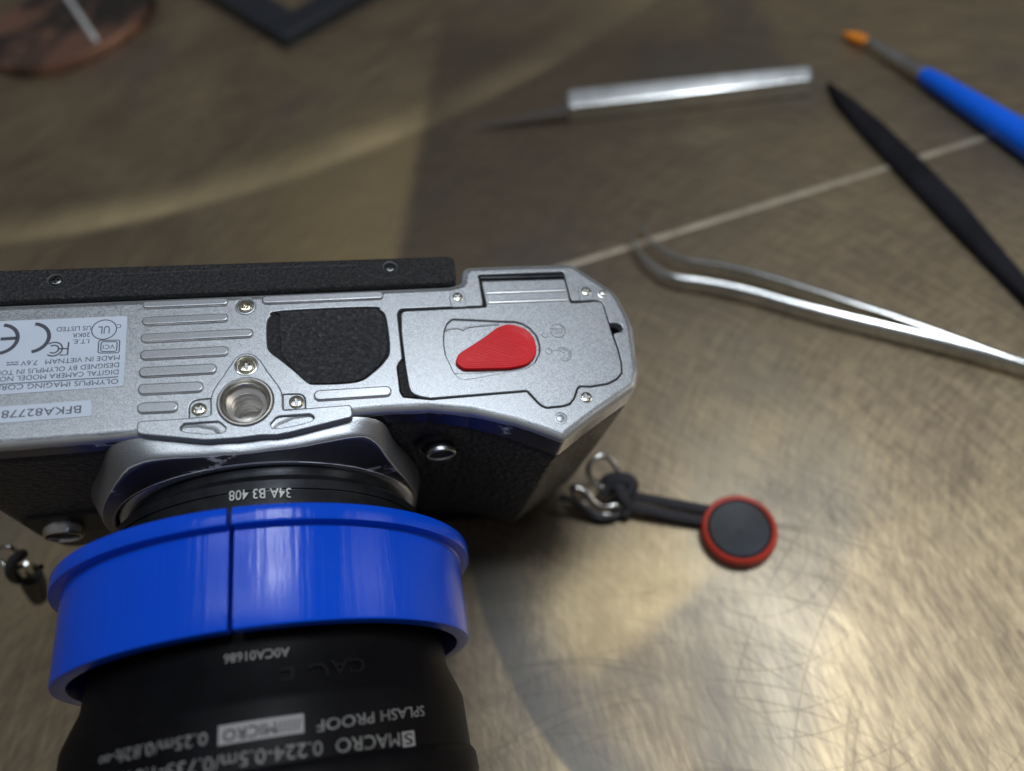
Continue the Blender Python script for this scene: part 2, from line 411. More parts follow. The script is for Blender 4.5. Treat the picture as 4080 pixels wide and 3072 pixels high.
# ================================================================ TABLE
SG3, SGF = -1.0, False
def table_mat():
    m = NT('brushed_bronze_toned_steel')
    x, y, z = m.sep()
    def arcs(cx, cy, fr, fa, sc, det=4, rough=.7):
        dx = m.math('SUBTRACT', x, cx*S); dy = m.math('SUBTRACT', y, cy*S)
        r = m.math('SQRT', m.math('ADD', m.math('MULTIPLY', dx, dx), m.math('MULTIPLY', dy, dy)))
        a = m.math('ARCTAN2', dy, dx)
        return m.noise(sc, det, rough, vec=m.comb(m.math('MULTIPLY', r, fr), m.math('MULTIPLY', a, fa), 0)), r, a
    warp = m.noise(.55, 3, .55)
    c1, c2, c3 = W((5200, 2300)), W((1100, 3600)), W((3900, -900))
    A1, r1, a1 = arcs(c1.x, c1.y, 1, .12, 110)
    A2, r2, a2 = arcs(c2.x, c2.y, 1, .11, 100)
    A3, r3, a3 = arcs(c3.x, c3.y, 1, .10, 90)
    sel1 = m.step(m.noise(.9, 2, .5), .42, .58); sel2 = m.step(m.noise(.7, 2, .5, vec=m.scalev(1, 1.3, 1)), .45, .6)
    mixa = m.n('Mix', data_type='FLOAT'); m.link(sel1, mixa.inputs[0]); m.link(A1, mixa.inputs[2]); m.link(A2, mixa.inputs[3])
    mixb = m.n('Mix', data_type='FLOAT'); m.link(sel2, mixb.inputs[0]); m.link(mixa.outputs[0], mixb.inputs[2]); m.link(A3, mixb.inputs[3])
    brush = mixb.outputs[0]
    # finer cross hatching from a second pass of the grinder
    hx = m.noise(150, 3, .75, vec=m.comb(m.math('MULTIPLY', r2, 1.0), m.math('MULTIPLY', a2, .11), 0))
    hy = m.noise(180, 3, .75, vec=m.comb(m.math('MULTIPLY', r1, 1.0), m.math('MULTIPLY', a1, .10), 0))
    xa = m.noise(62, 4, .75, vec=m.comb(r2, m.math('MULTIPLY', a2, .16), 0)); xb = m.noise(70, 4, .75, vec=m.comb(r1, m.math('MULTIPLY', a1, .14), 0))
    xh = m.math('ADD', m.math('MULTIPLY', xa, .5), m.math('MULTIPLY', xb, .5))
    patch = m.noise(1.3, 5, .65, dist=.8)
    # long single scratches: thin dark lines along wide arcs
    scr = None
    for (cx, cy, fq, th) in ((W((2300, 4200)).x, W((2300, 4200)).y, 14, .73), (c1.x-150, c1.y-80, 17, .74), (W((6000, 1200)).x, W((6000, 1200)).y, 12, .745), (W((1500, 6500)).x, W((1500, 6500)).y, 15, .74)):
        n_, rr, aa = arcs(cx, cy, 1, .12, fq, 3, .9)
        s_ = m.math('MULTIPLY', m.step(n_, th-.06, th-.035), m.step(m.noise(3.0, 3, .6), .42, .62, 0, .25))
        scr = s_ if scr is None else m.math('MAXIMUM', scr, s_)
    for (cx, cy, fr_, fa_) in ((W((2300, 4200)).x, W((2300, 4200)).y, 11, .12), (c1.x-150, c1.y-80, 12, .13), (c2.x+120, c2.y+60, 13, .12), (W((5500, 3600)).x, W((5500, 3600)).y, 11, .10)):
        n_, rr, aa = arcs(cx, cy, fr_, fa_, 1.0, 0.0, .5)
        s_ = m.math('MULTIPLY', m.step(m.math('ABSOLUTE', m.math('SUBTRACT', n_, .5)), .002, .011, 1, 0), m.step(m.noise(2.2, 3, .6, vec=m.scalev(1, 1, 1+fr_)), .38, .70, 0, .5))
        scr = m.math('MAXIMUM', scr, s_)
    # reflected light and shade painted into the colour, bounded by straight or curved edges
    def side(p, q, soft, flip=False):
        a, b = W(p), W(q); d = (b-a); nn = Vector((d.y, -d.x)).normalized()
        if flip: nn = -nn
        v = m.math('ADD', m.math('MULTIPLY', m.math('SUBTRACT', x, a.x*S), nn.x), m.math('MULTIPLY', m.math('SUBTRACT', y, a.y*S), nn.y))
        v = m.math('ADD', v, m.math('MULTIPLY', m.math('SUBTRACT', m.noise(4, 4, .6), .5), .06))
        return m.step(v, -soft*S, soft*S)
    def circ3(p0, p1, p2, wid, soft):
        A_, B_, C_ = W(p0), W(p1), W(p2)
        d = 2*(A_.x*(B_.y-C_.y)+B_.x*(C_.y-A_.y)+C_.x*(A_.y-B_.y))
        ux = ((A_.x**2+A_.y**2)*(B_.y-C_.y)+(B_.x**2+B_.y**2)*(C_.y-A_.y)+(C_.x**2+C_.y**2)*(A_.y-B_.y))/d
        uy = ((A_.x**2+A_.y**2)*(C_.x-B_.x)+(B_.x**2+B_.y**2)*(A_.x-C_.x)+(C_.x**2+C_.y**2)*(B_.x-A_.x))/d
        R_ = math.hypot(A_.x-ux, A_.y-uy)
        dx = m.math('SUBTRACT', x, ux*S); dy = m.math('SUBTRACT', y, uy*S)
        r = m.math('SQRT', m.math('ADD', m.math('MULTIPLY', dx, dx), m.math('MULTIPLY', dy, dy)))
        e = m.math('SUBTRACT', r, R_*S)
        return e
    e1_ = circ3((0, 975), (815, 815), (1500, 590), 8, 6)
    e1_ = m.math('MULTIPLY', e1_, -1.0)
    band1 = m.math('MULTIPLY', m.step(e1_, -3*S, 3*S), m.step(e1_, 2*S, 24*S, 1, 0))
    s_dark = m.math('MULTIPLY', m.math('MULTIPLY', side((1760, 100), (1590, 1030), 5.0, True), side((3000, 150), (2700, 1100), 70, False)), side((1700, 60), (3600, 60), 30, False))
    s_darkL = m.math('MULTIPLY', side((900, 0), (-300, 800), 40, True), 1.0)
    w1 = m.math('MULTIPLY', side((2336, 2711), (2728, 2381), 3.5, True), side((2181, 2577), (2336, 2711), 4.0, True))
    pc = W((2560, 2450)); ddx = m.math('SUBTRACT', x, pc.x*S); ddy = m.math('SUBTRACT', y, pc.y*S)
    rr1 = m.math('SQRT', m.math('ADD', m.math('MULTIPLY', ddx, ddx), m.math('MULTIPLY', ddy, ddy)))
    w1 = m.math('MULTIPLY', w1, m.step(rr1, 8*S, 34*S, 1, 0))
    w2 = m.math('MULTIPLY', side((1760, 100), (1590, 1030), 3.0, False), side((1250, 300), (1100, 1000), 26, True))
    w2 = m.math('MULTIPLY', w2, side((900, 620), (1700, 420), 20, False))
    base_d = (.225, .178, .125); base_l = (.52, .42, .265); gold_gleam = (.62, .48, .24)
    f = m.step(m.math('ADD', m.math('MULTIPLY', xh, .74), m.math('ADD', m.math('MULTIPLY', patch, .50), m.math('MULTIPLY', hx, .12))), .55, .86)
    col = m.mix(f, base_d, base_l)
    fleck = m.math('MULTIPLY', m.step(hy, .56, .72), m.step(patch, .42, .62))
    col = m.mix(m.math('MULTIPLY', fleck, .75), col, (.70, .56, .33))
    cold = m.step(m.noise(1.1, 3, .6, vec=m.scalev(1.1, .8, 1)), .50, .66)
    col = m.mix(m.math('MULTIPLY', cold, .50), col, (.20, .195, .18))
    col = m.mix(m.math('MULTIPLY', w1, .45), col, gold_gleam)  # bright wedge of reflected light painted in
    col = m.mix(m.math('MULTIPLY', w2, .45), col, gold_gleam)  # gold reflection beside the dark edge, also painted in
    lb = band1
    col = m.mix(m.math('MULTIPLY', lb, m.step(m.noise(1.6, 3, .6), .3, .7, .25, .85)), col, (.98, .80, .46))  # curved gold reflection put into the colour
    col = m.mix(m.math('MULTIPLY', s_dark, .60), col, (.135, .110, .092))  # dark reflection at upper centre put into the colour
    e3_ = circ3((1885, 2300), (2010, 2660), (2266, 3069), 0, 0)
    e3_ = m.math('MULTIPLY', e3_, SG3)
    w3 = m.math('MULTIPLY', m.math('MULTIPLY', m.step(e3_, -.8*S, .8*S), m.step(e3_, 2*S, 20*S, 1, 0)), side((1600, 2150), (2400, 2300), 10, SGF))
    col = m.mix(m.math('MULTIPLY', w3, .85), col, (.125, .122, .115))  # painted dark reflection curving away from the blue ring
    col = m.mix(m.math('MULTIPLY', scr, .5), col, (.09, .085, .075))
    rough = m.math('ADD', m.step(patch, .35, .7, .52, .42), m.math('MULTIPLY', scr, .1))
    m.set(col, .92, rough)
    m.b.inputs['Anisotropic'].default_value = .0
    hh = m.math('ADD', m.math('MULTIPLY', brush, .55), m.math('ADD', m.math('MULTIPLY', hx, .55), m.math('ADD', m.math('MULTIPLY', hy, .55), m.math('MULTIPLY', scr, -.8))))
    hh = m.math('ADD', hh, m.math('MULTIPLY', m.noise(1.2, 3, .5, dist=.5), 1.6))
    m.bump(hh, .16, .003)
    return m.m
def make_table():
    me = bpy.data.meshes.new('table_top'); n = 24; L = 26.0
    v = [((i/n-.5)*2*L, (j/n-.5)*2*L, 0) for j in range(n+1) for i in range(n+1)]
    f = [(j*(n+1)+i, j*(n+1)+i+1, (j+1)*(n+1)+i+1, (j+1)*(n+1)+i) for j in range(n) for i in range(n)]
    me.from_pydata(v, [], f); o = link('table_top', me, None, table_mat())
    o['kind'] = 'structure'; o['label'] = 'brushed bronze-toned metal table top covered in fine curved scratches'
    # seam: a narrow polished joint strip running away behind the tweezers
    a, b = W((2050, 1120), .15), W((4300, 430), .15); d = (b-a).normalized(); s_ = Vector((-d.y, d.x, 0))
    a = a-d*90; b = b+d*260
    vs = []; fs = []; k = 60
    for i in range(k+1):
        p = a.lerp(b, i/k)
        for off, h in ((-1.1, 0), (-.9, .14), (.9, .14), (1.1, 0)):
            q = p+s_*off; vs.append(Vector((q.x, q.y, h+.004))*S)
    for i in range(k):
        for j in range(3): fs.append((i*4+j, i*4+j+1, (i+1)*4+j+1, (i+1)*4+j))
    me = bpy.data.meshes.new('table_seam'); me.from_pydata([tuple(q) for q in vs], [], fs); finish(me)
    link('table_seam', me, o, simple('worn_joint_strip', (.60, .52, .40), .7, .45, nscale=30, nbump=.1, vary=.2))
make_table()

# ================================================================ PHOTO CROP COORDINATES
K1 = .25316; K2 = .49729; K3 = .5877
def crop(ox, oy, k): return lambda x, y: (ox+x*k, oy+y*k)
e1, e2, e3, e4, e5, e6, e7, e8 = (crop(0, 1000, K1), crop(0, 1400, K1), crop(520, 1120, K1), crop(520, 1480, K1), crop(1040, 1480, K1), crop(1560, 1020, K1), crop(2060, 1020, K1), crop(2060, 1400, K1))
c1, c2, c3 = crop(0, 980, K2), crop(800, 980, K2), crop(1500, 980, K2)
c4, c5 = crop(0, 1600, K3), crop(1000, 1600, K3)
cR = crop(1650, 1240, .27125)
def UU(f, pts, h=0.0): return [U(f(*p), h) for p in pts]

# ================================================================ CAMERA BODY
CAM = Thing('mirrorless_camera', 'upside down silver and black camera with worn bottom plate and a red battery door knob', 'camera', 'P', BASE)
front = [(17.9, -3.6), (23, -3.45), (30.7, -3.7), (38.3, -5.1), (46.0, -7.75), (51.2, -10.2), (54.4, -11.9), (60.0, -8.5), (65.8, -5.2), (70.9, -2.4)]
back_lcd_l = U(e1(0, 820)); back_lcd_r = U(e6(900, 452))
right_back = UU(e7, [(1890, 1450), (1850, 1120), (1760, 900), (1620, 640), (1540, 530), (1180, 300), (930, 135), (850, 98), (0, 118)])
left_edge = [(-50.5, back_lcd_l[1]-.1), (-52, 12), (-51.5, 2), (-49.5, -3.2), (-47, -4.6)]
outer = ([(17.9, -3.6, 0)] + [(x, y, (1.2 if i == 6 else 3)) for i, (x, y) in enumerate(front)][1:] + [(72.2, .9, 2)]
         + [(x, y, 2) for x, y in right_back] + [(*U(e6(1210, 147)), 1.5), (*U(e6(1140, 178)), 1), (*U(e6(1098, 260)), 1), (*U(e6(1085, 405)), .8), (*back_lcd_r, .8)]
         + [(x, y, 3) for x, y in left_edge] + [(-20, -4.6, 0), (-8, -4.4, .5), (-5.6, -5.1, .5), (-4.5, -6.5, .8), (4.5, -6.5, .8), (5.6, -5.1, .5), (8, -4.2, .5)])
OUT = fillet(outer, 2, 4)
hole_door = (UU(c3, [(168, 545)]) + [(*U(c3(183, 503)), .8)] + UU(e6, [(900, 797), (1430, 782), (1437, 720), (1365, 295)]) + UU(e7, [(722, 243), (747, 290), (835, 640), (868, 703), (1250, 695)])
             + [(*U(e7(1330, 705)), 1.0)] + UU(e7, [(1375, 790), (1450, 1030), (1465, 1058), (1560, 1050), (1640, 1080), (1668, 1140), (1640, 1192), (1520, 1215), (1530, 1260), (1610, 1500)])
             + UU(e8, [(1652, 190), (1658, 340), (1578, 440), (1438, 515), (1165, 562), (1002, 557), (965, 582), (945, 632), (905, 745), (832, 836), (727, 870), (465, 896), (388, 865), (323, 812), (213, 692), (158, 633)])
             + UU(c3, [(1190, 1167), (430, 1231), (345, 1222), (215, 1210), (190, 1170), (165, 970), (178, 935), (207, 900)]))
HOLE_DOOR = fillet(hole_door, .35, 2)
pad_hole = UU(c2, [(530, 620), (560, 560), (640, 520), (1350, 487), (1435, 512), (1483, 575), (1512, 830), (1470, 925), (1380, 1012), (1250, 1088), (930, 1107), (850, 1087), (750, 1000), (640, 912), (560, 850), (533, 790)])
HOLE_PAD = smooth_closed(pad_hole, 4)
def circle(c, r, n=36): return [(c[0]+r*math.cos(2*PI*i/n), c[1]+r*math.sin(2*PI*i/n)) for i in range(n)]
SOCK_C = (0.0, 0.0)
# screw positions and head radii
scr_pts = [(U(e3(1810, 395)), 1.35, 0), (U(e3(1828, 1350)), 1.55, .62), (U(e4(1075, 592)), 1.35, .1), (U(e5(557, 478)), 1.4, .1), (U(e6(1040, 650)), 1.25, 0), (U(e7(1085, 560)), 1.25, 0), (U(e8(1092, 725)), 1.35, 0)]
def tab_shape(pts, r=.4): return fillet(pts, r, 4)
tabA = tab_shape([U(e6(945, 812)), (*U(e6(912, 700)),), (*U(e6(925, 560)), 1.4), (*U(e6(1135, 550)), 1.4), U(e6(1160, 660)), U(e6(1183, 806))], .3)
tabB = tab_shape([U(e7(990, 712)), U(e7(955, 560)), (*U(e7(980, 465)), 1.4), (*U(e7(1150, 470)), 1.4), U(e7(1185, 580)), U(e7(1215, 697))], .3)
tabC = tab_shape([U(e4(925, 735)), (*U(e4(925, 460)), 1.6), U(e4(1262, 425)), U(e4(1262, 700))], .2)
tabD = tab_shape([U(e5(352, 600)), U(e5(345, 362)), (*U(e5(690, 350)), 1.6), U(e5(695, 585))], .2)
tabE = tab_shape([U(e8(955, 600)), U(e8(1168, 575)), U(e8(1210, 780)), U(e8(1100, 825)), U(e8(935, 770))], .5)
def zskirt(q):
    x, y, z = q
    if z < -2.0:
        if y < -2: y -= .45*min(1, max(0, (x-18)/6)) if x > 0 else .3
        t = max(0, min(1, (x-22)/32)); z -= 2.6*t*t*(3-2*t)
        if x > 56: z += 1.2*min(1, (x-56)/12)
    return (x, y, z)
small_holes = [HOLE_DOOR, HOLE_PAD, circle(SOCK_C, 4.6, 40)]
for i, (c, r, dz) in enumerate(scr_pts):
    if i in (0,): small_holes.append(circle(c, r+.32, 24))
small_holes += [offset(tabC, .05), offset(tabD, .05)]
plate = slab('bottom_plate', OUT, 0, -4.4, 1.5, M_SILVER, CAM, holes=small_holes, res=5, zfun=zskirt)
# floors under the openings
slab('seal_plate', offset(HOLE_DOOR, .6), -1.0, -2.6, .1, M_DARKGAP, CAM)
# ribs
ribs = [(e3(190, 392), e3(1550, 337), 1.55), (e3(182, 650), e3(1552, 585), 1.75), (e3(162, 915), e3(1942, 826), 1.8), (e3(152, 1182), e3(1562, 1108), 1.95),
        (e3(135, 1452), e3(1372, 1385), 2.0), (e4(120, 300), e4(1162, 250), 2.05), (e4(105, 592), e4(765, 562), 2.05), (c2(490, 442), c2(1466, 400), 1.75), (c2(905, 1207), c2(1530, 1167), 2.05)]
for a, b, w in ribs:
    A_, B_ = Vector(U(a)), Vector(U(b)); d = (B_-A_).normalized(); nrm = Vector((-d.y, d.x)); h = w/2; pts = []
    for c_, s0 in ((B_-d*h, -PI/2), (A_+d*h, PI/2)):
        for k in range(9):
            an = s0+PI*k/8; q = c_+(d*math.cos(an)+nrm*math.sin(an))*h; pts.append((q.x, q.y))
    slab('rib', pts, .55, -.2, .30, M_RIB, CAM, res=4)
# tripod plate
tri = (UU(e3, [(1360, 1655), (1500, 1450), (1640, 1245), (1730, 1175), (1850, 1150), (1960, 1180), (2050, 1260), (2140, 1390)]) +
       UU(e5, [(100, 0), (200, 130), (290, 250), (335, 340), (350, 450), (352, 570)]) + [(*U(e5(360, 625)), .6)] + UU(e5, [(700, 597)]) + [(*U(e5(1430, 535)), .9), (*U(e5(1450, 735)), .9)] +
       UU(e5, [(450, 985), (250, 1020), (0, 1025)]) + UU(e4, [(1700, 1070), (1180, 1102), (1050, 1090), (180, 1012)]) + [(*U(e4(108, 985)), .8), (*U(e4(112, 800)), .9)] +
       UU(e4, [(940, 747), (1200, 720)]) + [(*U(e4(1268, 700)), .7)] + UU(e4, [(1268, 420), (1300, 330), (1360, 230)]))
slotL = UU(e4, [(785, 905), (850, 838), (1380, 803), (1440, 840), (1512, 910), (1490, 955), (1420, 987), (1180, 998), (870, 968), (805, 938)])
slotR = UU(e5, [(150, 850), (240, 745), (300, 722), (765, 688), (825, 715), (838, 755), (800, 797), (640, 842), (450, 887), (300, 907), (190, 907)])
apex = scr_pts[1]
slab('tripod_plate', fillet(tri, .5, 4), .55, -1.25, .26, M_SOCKP, CAM, res=3, holes=[fillet(slotL, .35, 3), fillet(slotR, .35, 3), circle((0, 0), 4.55, 44), circle(apex[0], 1.86, 24)])
for nm, sl in (('slot_floor', slotL), ('slot_floor', slotR)):
    slab(nm, offset(fillet(sl, .35, 3), -.02), -.28, -1.15, .18, M_SOCKP, CAM)
# socket: bright countersunk ring, then screw thread
soc = Thing.__new__(Thing); soc = CAM
so = lathe_z('tripod_socket', (0, 0, 0), [(4.56, -.6), (4.56, .62), (4.4, .78), (4.15, .78), (4.02, .6), (3.98, .1), (3.75, -.35), (3.3, -.75)], M_STEEL, CAM, seg=64)
prof = [(3.3, -.75)]
z = -.75
while z > -7.2:
    prof += [(3.5, z-.12), (2.58, z-.70), (2.56, z-.84), (3.5, z-1.42)]; z -= 1.52
prof += [(2.9, z-.2), (2.6, z-.6), (0.01, z-.9)]
v, f = lathe(prof, 56)
mk('thread', [(a, b, h+.35*math.atan2(b, a)/PI*.0) for a, b, h in v], f, simple('thread_steel', (.88, .87, .84), .92, .36), CAM, so, 20)

# screws (one mesh, copied)
def screw_mesh(mat, name='screw'):
    nr, na = 14, 40; v = [(0, 0, -.30)]; f = []
    def hgt(r, a):
        x, y = r*math.cos(a), r*math.sin(a)
        dome = .32*(1-(r*r))**.5 if r < 1 else 0
        def sl(u, w_): return max(0, 1-max(0, (abs(u)-.11)/.07)) * max(0, 1-max(0, (abs(w_)-.52)/.1))
        c = max(min(1, sl(x, y)), min(1, sl(y, x)))
        if r < .2: c = 1
        return dome*(1-c)+(-.26)*c
    for i in range(1, nr+1):
        r = (i/nr)
        for k in range(na):
            a = 2*PI*k/na; v.append((r*math.cos(a), r*math.sin(a), hgt(min(r, .9999), a)))
    for k in range(na): v.append((math.cos(2*PI*k/na), math.sin(2*PI*k/na), -.6))
    for k in range(na): f.append((0, 1+k, 1+(k+1) % na))
    for i in range(nr):
        a0 = 1+i*na; b0 = a0+na
        for k in range(na): f.append((a0+k, b0+k, b0+(k+1) % na, a0+(k+1) % na))
    me = bpy.data.meshes.new(name); me.from_pydata([(x*S, y*S, q*S) for x, y, q in v], [], f); finish(me, 50); me.materials.append(mat); return me
SM = screw_mesh(M_SCREW); SMB = screw_mesh(M_SCREWB)
for i, (c, r, dz) in enumerate(scr_pts):
    zz = {0: -.1, 1: .25, 2: -.1, 3: -.1, 4: .0, 5: .0, 6: -.1}[i]
    rr = r*.92
    link('screw', SM, CAM.o, None, matrix=Matrix.Translation(CAM.loc((c[0], c[1], zz))) @ Matrix.Rotation(random.uniform(0, 1.5) if i != 6 else .15, 4, 'Z') @ Matrix.Diagonal((rr, rr, 1.1, 1)))
    if i in (0, 1):
        lathe_z('screw_washer', (c[0], c[1], 0), [(r+.38, -.4 if i == 0 else .2), (r+.36, .06 if i == 0 else .56), (r+.2, .1 if i == 0 else .6), (r+.05, -.1 if i == 0 else .3), (r, -.4), (0.01, -.45)], M_STEEL if i else M_SILVER2, CAM, seg=32)
for tb, zt in ((tabC, -.12), (tabD, -.12)): slab('screw_seat', tb, zt, -1.4, .14, M_SILVER2, CAM)
slab('screw_seat', tabA, .16, -1.2, .14, M_SILVER2, CAM); slab('screw_seat', tabB, .16, -1.2, .14, M_SILVER2, CAM)
slab('screw_seat', tabE, .05, -1.2, .03, M_SILVER2, CAM)

# stickers ---------------------------------------------------------------
TXT = {}
def rot_text(items, thing, name, mat, z, parent):
    """items: (string, photo point of the first letter's outer baseline corner, photo point of the last letter's, cap height)"""
    D = []
    for s, p0, p1, hgt, bold in items:
        A_, B_ = Vector(U(p0)), Vector(U(p1)); d = (B_-A_); L = d.length; d.normalize(); nn = Vector((-d.y, d.x))
        v, f = fit_text(s, 0, L, hgt, bold); mk(name, [(*(A_+d*q[0]+nn*q[1]), z) for q in v], f, mat, thing, parent)
def strokes(paths, w, z):
    D = []
    for pts, closed in paths:
        P_ = [Vector(p) for p in pts]; n = len(P_); v = []; f = []
        for i, p in enumerate(P_):
            t = (P_[(i+1) % n]-P_[i-1]) if closed else (P_[min(i+1, n-1)]-P_[max(i-1, 0)])
            t.normalize(); nn = Vector((-t.y, t.x))*w/2
            v += [(p.x+nn.x, p.y+nn.y, z), (p.x-nn.x, p.y-nn.y, z)]
        for i in range(n if closed else n-1):
            j = (i+1) % n; f.append((i*2, i*2+1, j*2+1, j*2))
        D.append((v, f))
    return join(D)
lab = fillet([U(e1(2010, 1025)), U(e2(1945, 552))] + [(U(e2(0, 683))[0]-9, U(e2(0, 683))[1]-.1), (U(e1(0, 1115))[0]-9, U(e1(0, 1115))[1]+.1)], .35, 3)
ST = slab('label_sticker', lab, .10, -.15, .03, M_LABEL, CAM, label='large pale blue sticker with regulatory marks')
ser = fillet([U(e2(1440, 768)), U(e2(1448, 1022))] + [(U(e2(0, 1140))[0]-7, U(e2(0, 1140))[1]), (U(e2(0, 880))[0]-7, U(e2(0, 880))[1])], .4, 3)
ST2 = slab('serial_sticker', ser, .10, -.15, .03, M_LABEL, CAM, label='narrow pale blue serial number sticker')
zt = .125
rot_text([('MADE IN VIETNAM', e2(1888, 62), e2(722, 135), .92, 0), ('7.6V', e2(598, 142), e2(335, 160), .92, 0),
          ('DESIGNED BY OLYMPUS IN TOKYO', e2(1880, 178), e2(-260, 330), .92, 0),
          ('DIGITAL CAMERA MODEL NO.E-M5', e2(1872, 290), e2(-330, 430), .92, 0),
          ('OLYMPUS IMAGING CORP.', e2(1868, 435), e2(-90, 545), .95, .0),
          ('US LISTED', e1(1442, 1183), e1(900, 1205), .90, 0), ('20KR', e1(1425, 1290), e1(1150, 1300), .85, 0), ('I.T.E.', e1(1412, 1392), e1(1150, 1400), .85, 0),
          ('C', e1(1915, 1155), e1(1840, 1160), .8, 0), ('UL', e1(1735, 1185), e1(1555, 1195), 1.55, 0), ('VCI', e1(1812, 1475), e1(1625, 1485), .85, 0)], CAM, 'printed_line', M_INK, zt, ST)
rot_text([('BFKA82778', e2(1285, 855), e2(38, 940), 1.38, 0)], CAM, 'serial_print', M_INK, zt, ST2)
def arc_pts(c, r, a0, a1, n=24, ry=None): return [(c[0]+r*math.cos(math.radians(a0+(a1-a0)*i/n)), c[1]+(ry or r)*math.sin(math.radians(a0+(a1-a0)*i/n))) for i in range(n+1)]
ulc = U(e1(1643, 1242)); cec = U(e1(500, 1372)); eec = U(e1(55, 1390)); fcc = U(e1(848, 1550)); vc = [U(e1(1560, 1412)), U(e1(1890, 1408)), U(e1(1875, 1608)), U(e1(1545, 1612))]
vi = [tuple(Vector(vc[i]).lerp(Vector(vc[(i+2) % 4]), .12)) for i in range(4)]
thin = strokes([(arc_pts(ulc, 1.95, 0, 345), True), (fillet(vc, .3, 2), True), (fillet(vi, .3, 2), True), ([U(e2(1865, 405)), U(e2(-300, 545))], False),
                ([U(e2(298, 208)), U(e2(105, 218))], False), ([U(e2(298, 172)), U(e2(240, 176))], False), ([U(e2(225, 177)), U(e2(175, 180))], False), ([U(e2(160, 181)), U(e2(105, 185))], False)], .17, zt)
med = strokes([(arc_pts(fcc, 1.32, 130, -130), False), (arc_pts(fcc, .75, 130, -130), False), ([U(e1(930, 1545)), U(e1(1075, 1542))], False), ([U(e1(1085, 1440)), U(e1(1065, 1640)), U(e1(950, 1645))], False)], .24, zt)
big = strokes([(arc_pts((cec[0]-.1, cec[1]), 2.75, 82, -82), False), (arc_pts((eec[0]-.6, eec[1]), 2.75, 82, -82), False), ([(eec[0]-.4, eec[1]), (eec[0]+2.1, eec[1]+.05)], False)], .62, zt)
for dta in (thin, med, big): mk('printed_mark', dta[0], dta[1], M_INK, CAM, ST)

# rubber pad -------------------------------------------------------------
slab('pad_well', offset(HOLE_PAD, .3), -.55, -2.2, .1, M_MATTE, CAM)
pad = UU(c2, [(648, 522), (632, 560), (640, 830), (695, 925), (802, 1052), (880, 1096), (1242, 1078), (1368, 1002), (1455, 915), (1497, 826), (1472, 588), (1425, 520), (1352, 494)])
slab('rubber_pad', smooth_closed(pad, 4), -.10, -.9, .22, M_PAD, CAM, res=4)

# battery door -----------------------------------------------------------
door = ([(*U(c3(197, 524)), 1.1)] + UU(e6, [(1500, 808), (1480, 700), (1440, 520), (1415, 405)]) + UU(e7, [(745, 365), (770, 460), (815, 640), (840, 742), (960, 738), (1240, 715)])
        + [(*U(e7(1325, 722)), .9)] + UU(e7, [(1360, 790), (1430, 1025), (1500, 1250), (1590, 1500)]) + UU(e8, [(1635, 190), (1640, 335), (1560, 430), (1430, 500), (1165, 545), (990, 543), (950, 568), (928, 620), (890, 740), (820, 822), (720, 855), (468, 880), (398, 850), (338, 800), (228, 680), (170, 620)])
        + UU(c3, [(1190, 1158), (430, 1220)]) + [(*U(c3(270, 1190)), 2.4)] + UU(c3, [(232, 960), (200, 700)]))
DOOR = fillet(door, .5, 3)
pocket = fillet(UU(cR, [(560, 110), (480, 180), (440, 290), (430, 450), (460, 640), (590, 910), (660, 975), (740, 1000), (900, 980), (1300, 905), (1650, 840), (1780, 750), (1850, 600), (1845, 480), (1800, 350), (1700, 240), (1600, 180), (1490, 150), (1200, 140)]), .9, 3)
DR = slab('battery_door', DOOR, .04, -.9, .16, M_SILVER2, CAM, holes=[pocket])
dial = fillet(UU(cR, [(580, 150), (500, 200), (462, 290), (450, 450), (480, 640), (600, 905), (900, 900), (1380, 870), (1700, 700), (1700, 300), (1300, 195)], -.4), .8, 3)
slab('latch_dial', offset(pocket, -.06), -.42, -1.2, .12, M_SILVER2, CAM, DR)
rail = [(*U(cR(*p), -.35), -.40) for p in [(462, 292), (500, 262), (560, 252), (650, 250), (690, 262), (715, 275), (745, 258), (790, 236), (950, 215), (1250, 190)]]
tube('latch_rail', catmull(rail, 3), .22, M_SILVER2, CAM, DR, 8)
rail = [(*U(cR(*p), -.38), -.42) for p in [(600, 912), (900, 912), (1300, 880), (1420, 872)]]
tube('latch_rail', catmull(rail, 3), .10, M_SILVER2, CAM, DR, 6)
redt = UU(cR, [(1345, 192), (1250, 222), (1180, 262), (1050, 362), (900, 462), (700, 592), (645, 640), (617, 715), (632, 770), (690, 815), (780, 845), (1200, 838), (1430, 828), (1640, 780), (1745, 700), (1800, 600), (1795, 500), (1750, 370), (1645, 262), (1500, 204), (1420, 188)], .55)
RED = smooth_closed(redt, 3)
RK = slab('red_latch_knob', RED, .55, -1.3, .22, M_RED, CAM, DR, res=3, label='red plastic teardrop knob with visible print lines')
D = []
for off, rr in ((-.55, .085), (-.95, .07), (-1.4, .07)):
    pth = [(x, y, .55) for x, y in offset(RED, off)]; D.append(tube_data(pth, rr, 5, True))
inner = offset(RED, -1.4)
def inside(p, poly):
    c = False
    for i in range(len(poly)):
        a, b = poly[i-1], poly[i]
        if (a[1] > p[1]) != (b[1] > p[1]) and p[0] < (b[0]-a[0])*(p[1]-a[1])/(b[1]-a[1])+a[0]: c = not c
    return c
cxr = sum(p[0] for p in inner)/len(inner); cyr = sum(p[1] for p in inner)/len(inner)
dd = Vector((math.cos(math.radians(-27)), math.sin(math.radians(-27)))); dn = Vector((-dd.y, dd.x))
for i in range(-6, 7):
    run = []
    for k in range(-60, 61):
        q = Vector((cxr, cyr))+dd*k*.15+dn*(i*.62+.12*math.sin(k*.09+i))
        if inside(q, inner): run.append((q.x, q.y, .55))
    if len(run) > 6: D.append(tube_data(run[random.randint(0, 3):len(run)-random.randint(0, 8)], .05, 5))
v, f = join(D); o = mk('print_ridges', v, f, M_REDLINE, CAM, DR, 60)
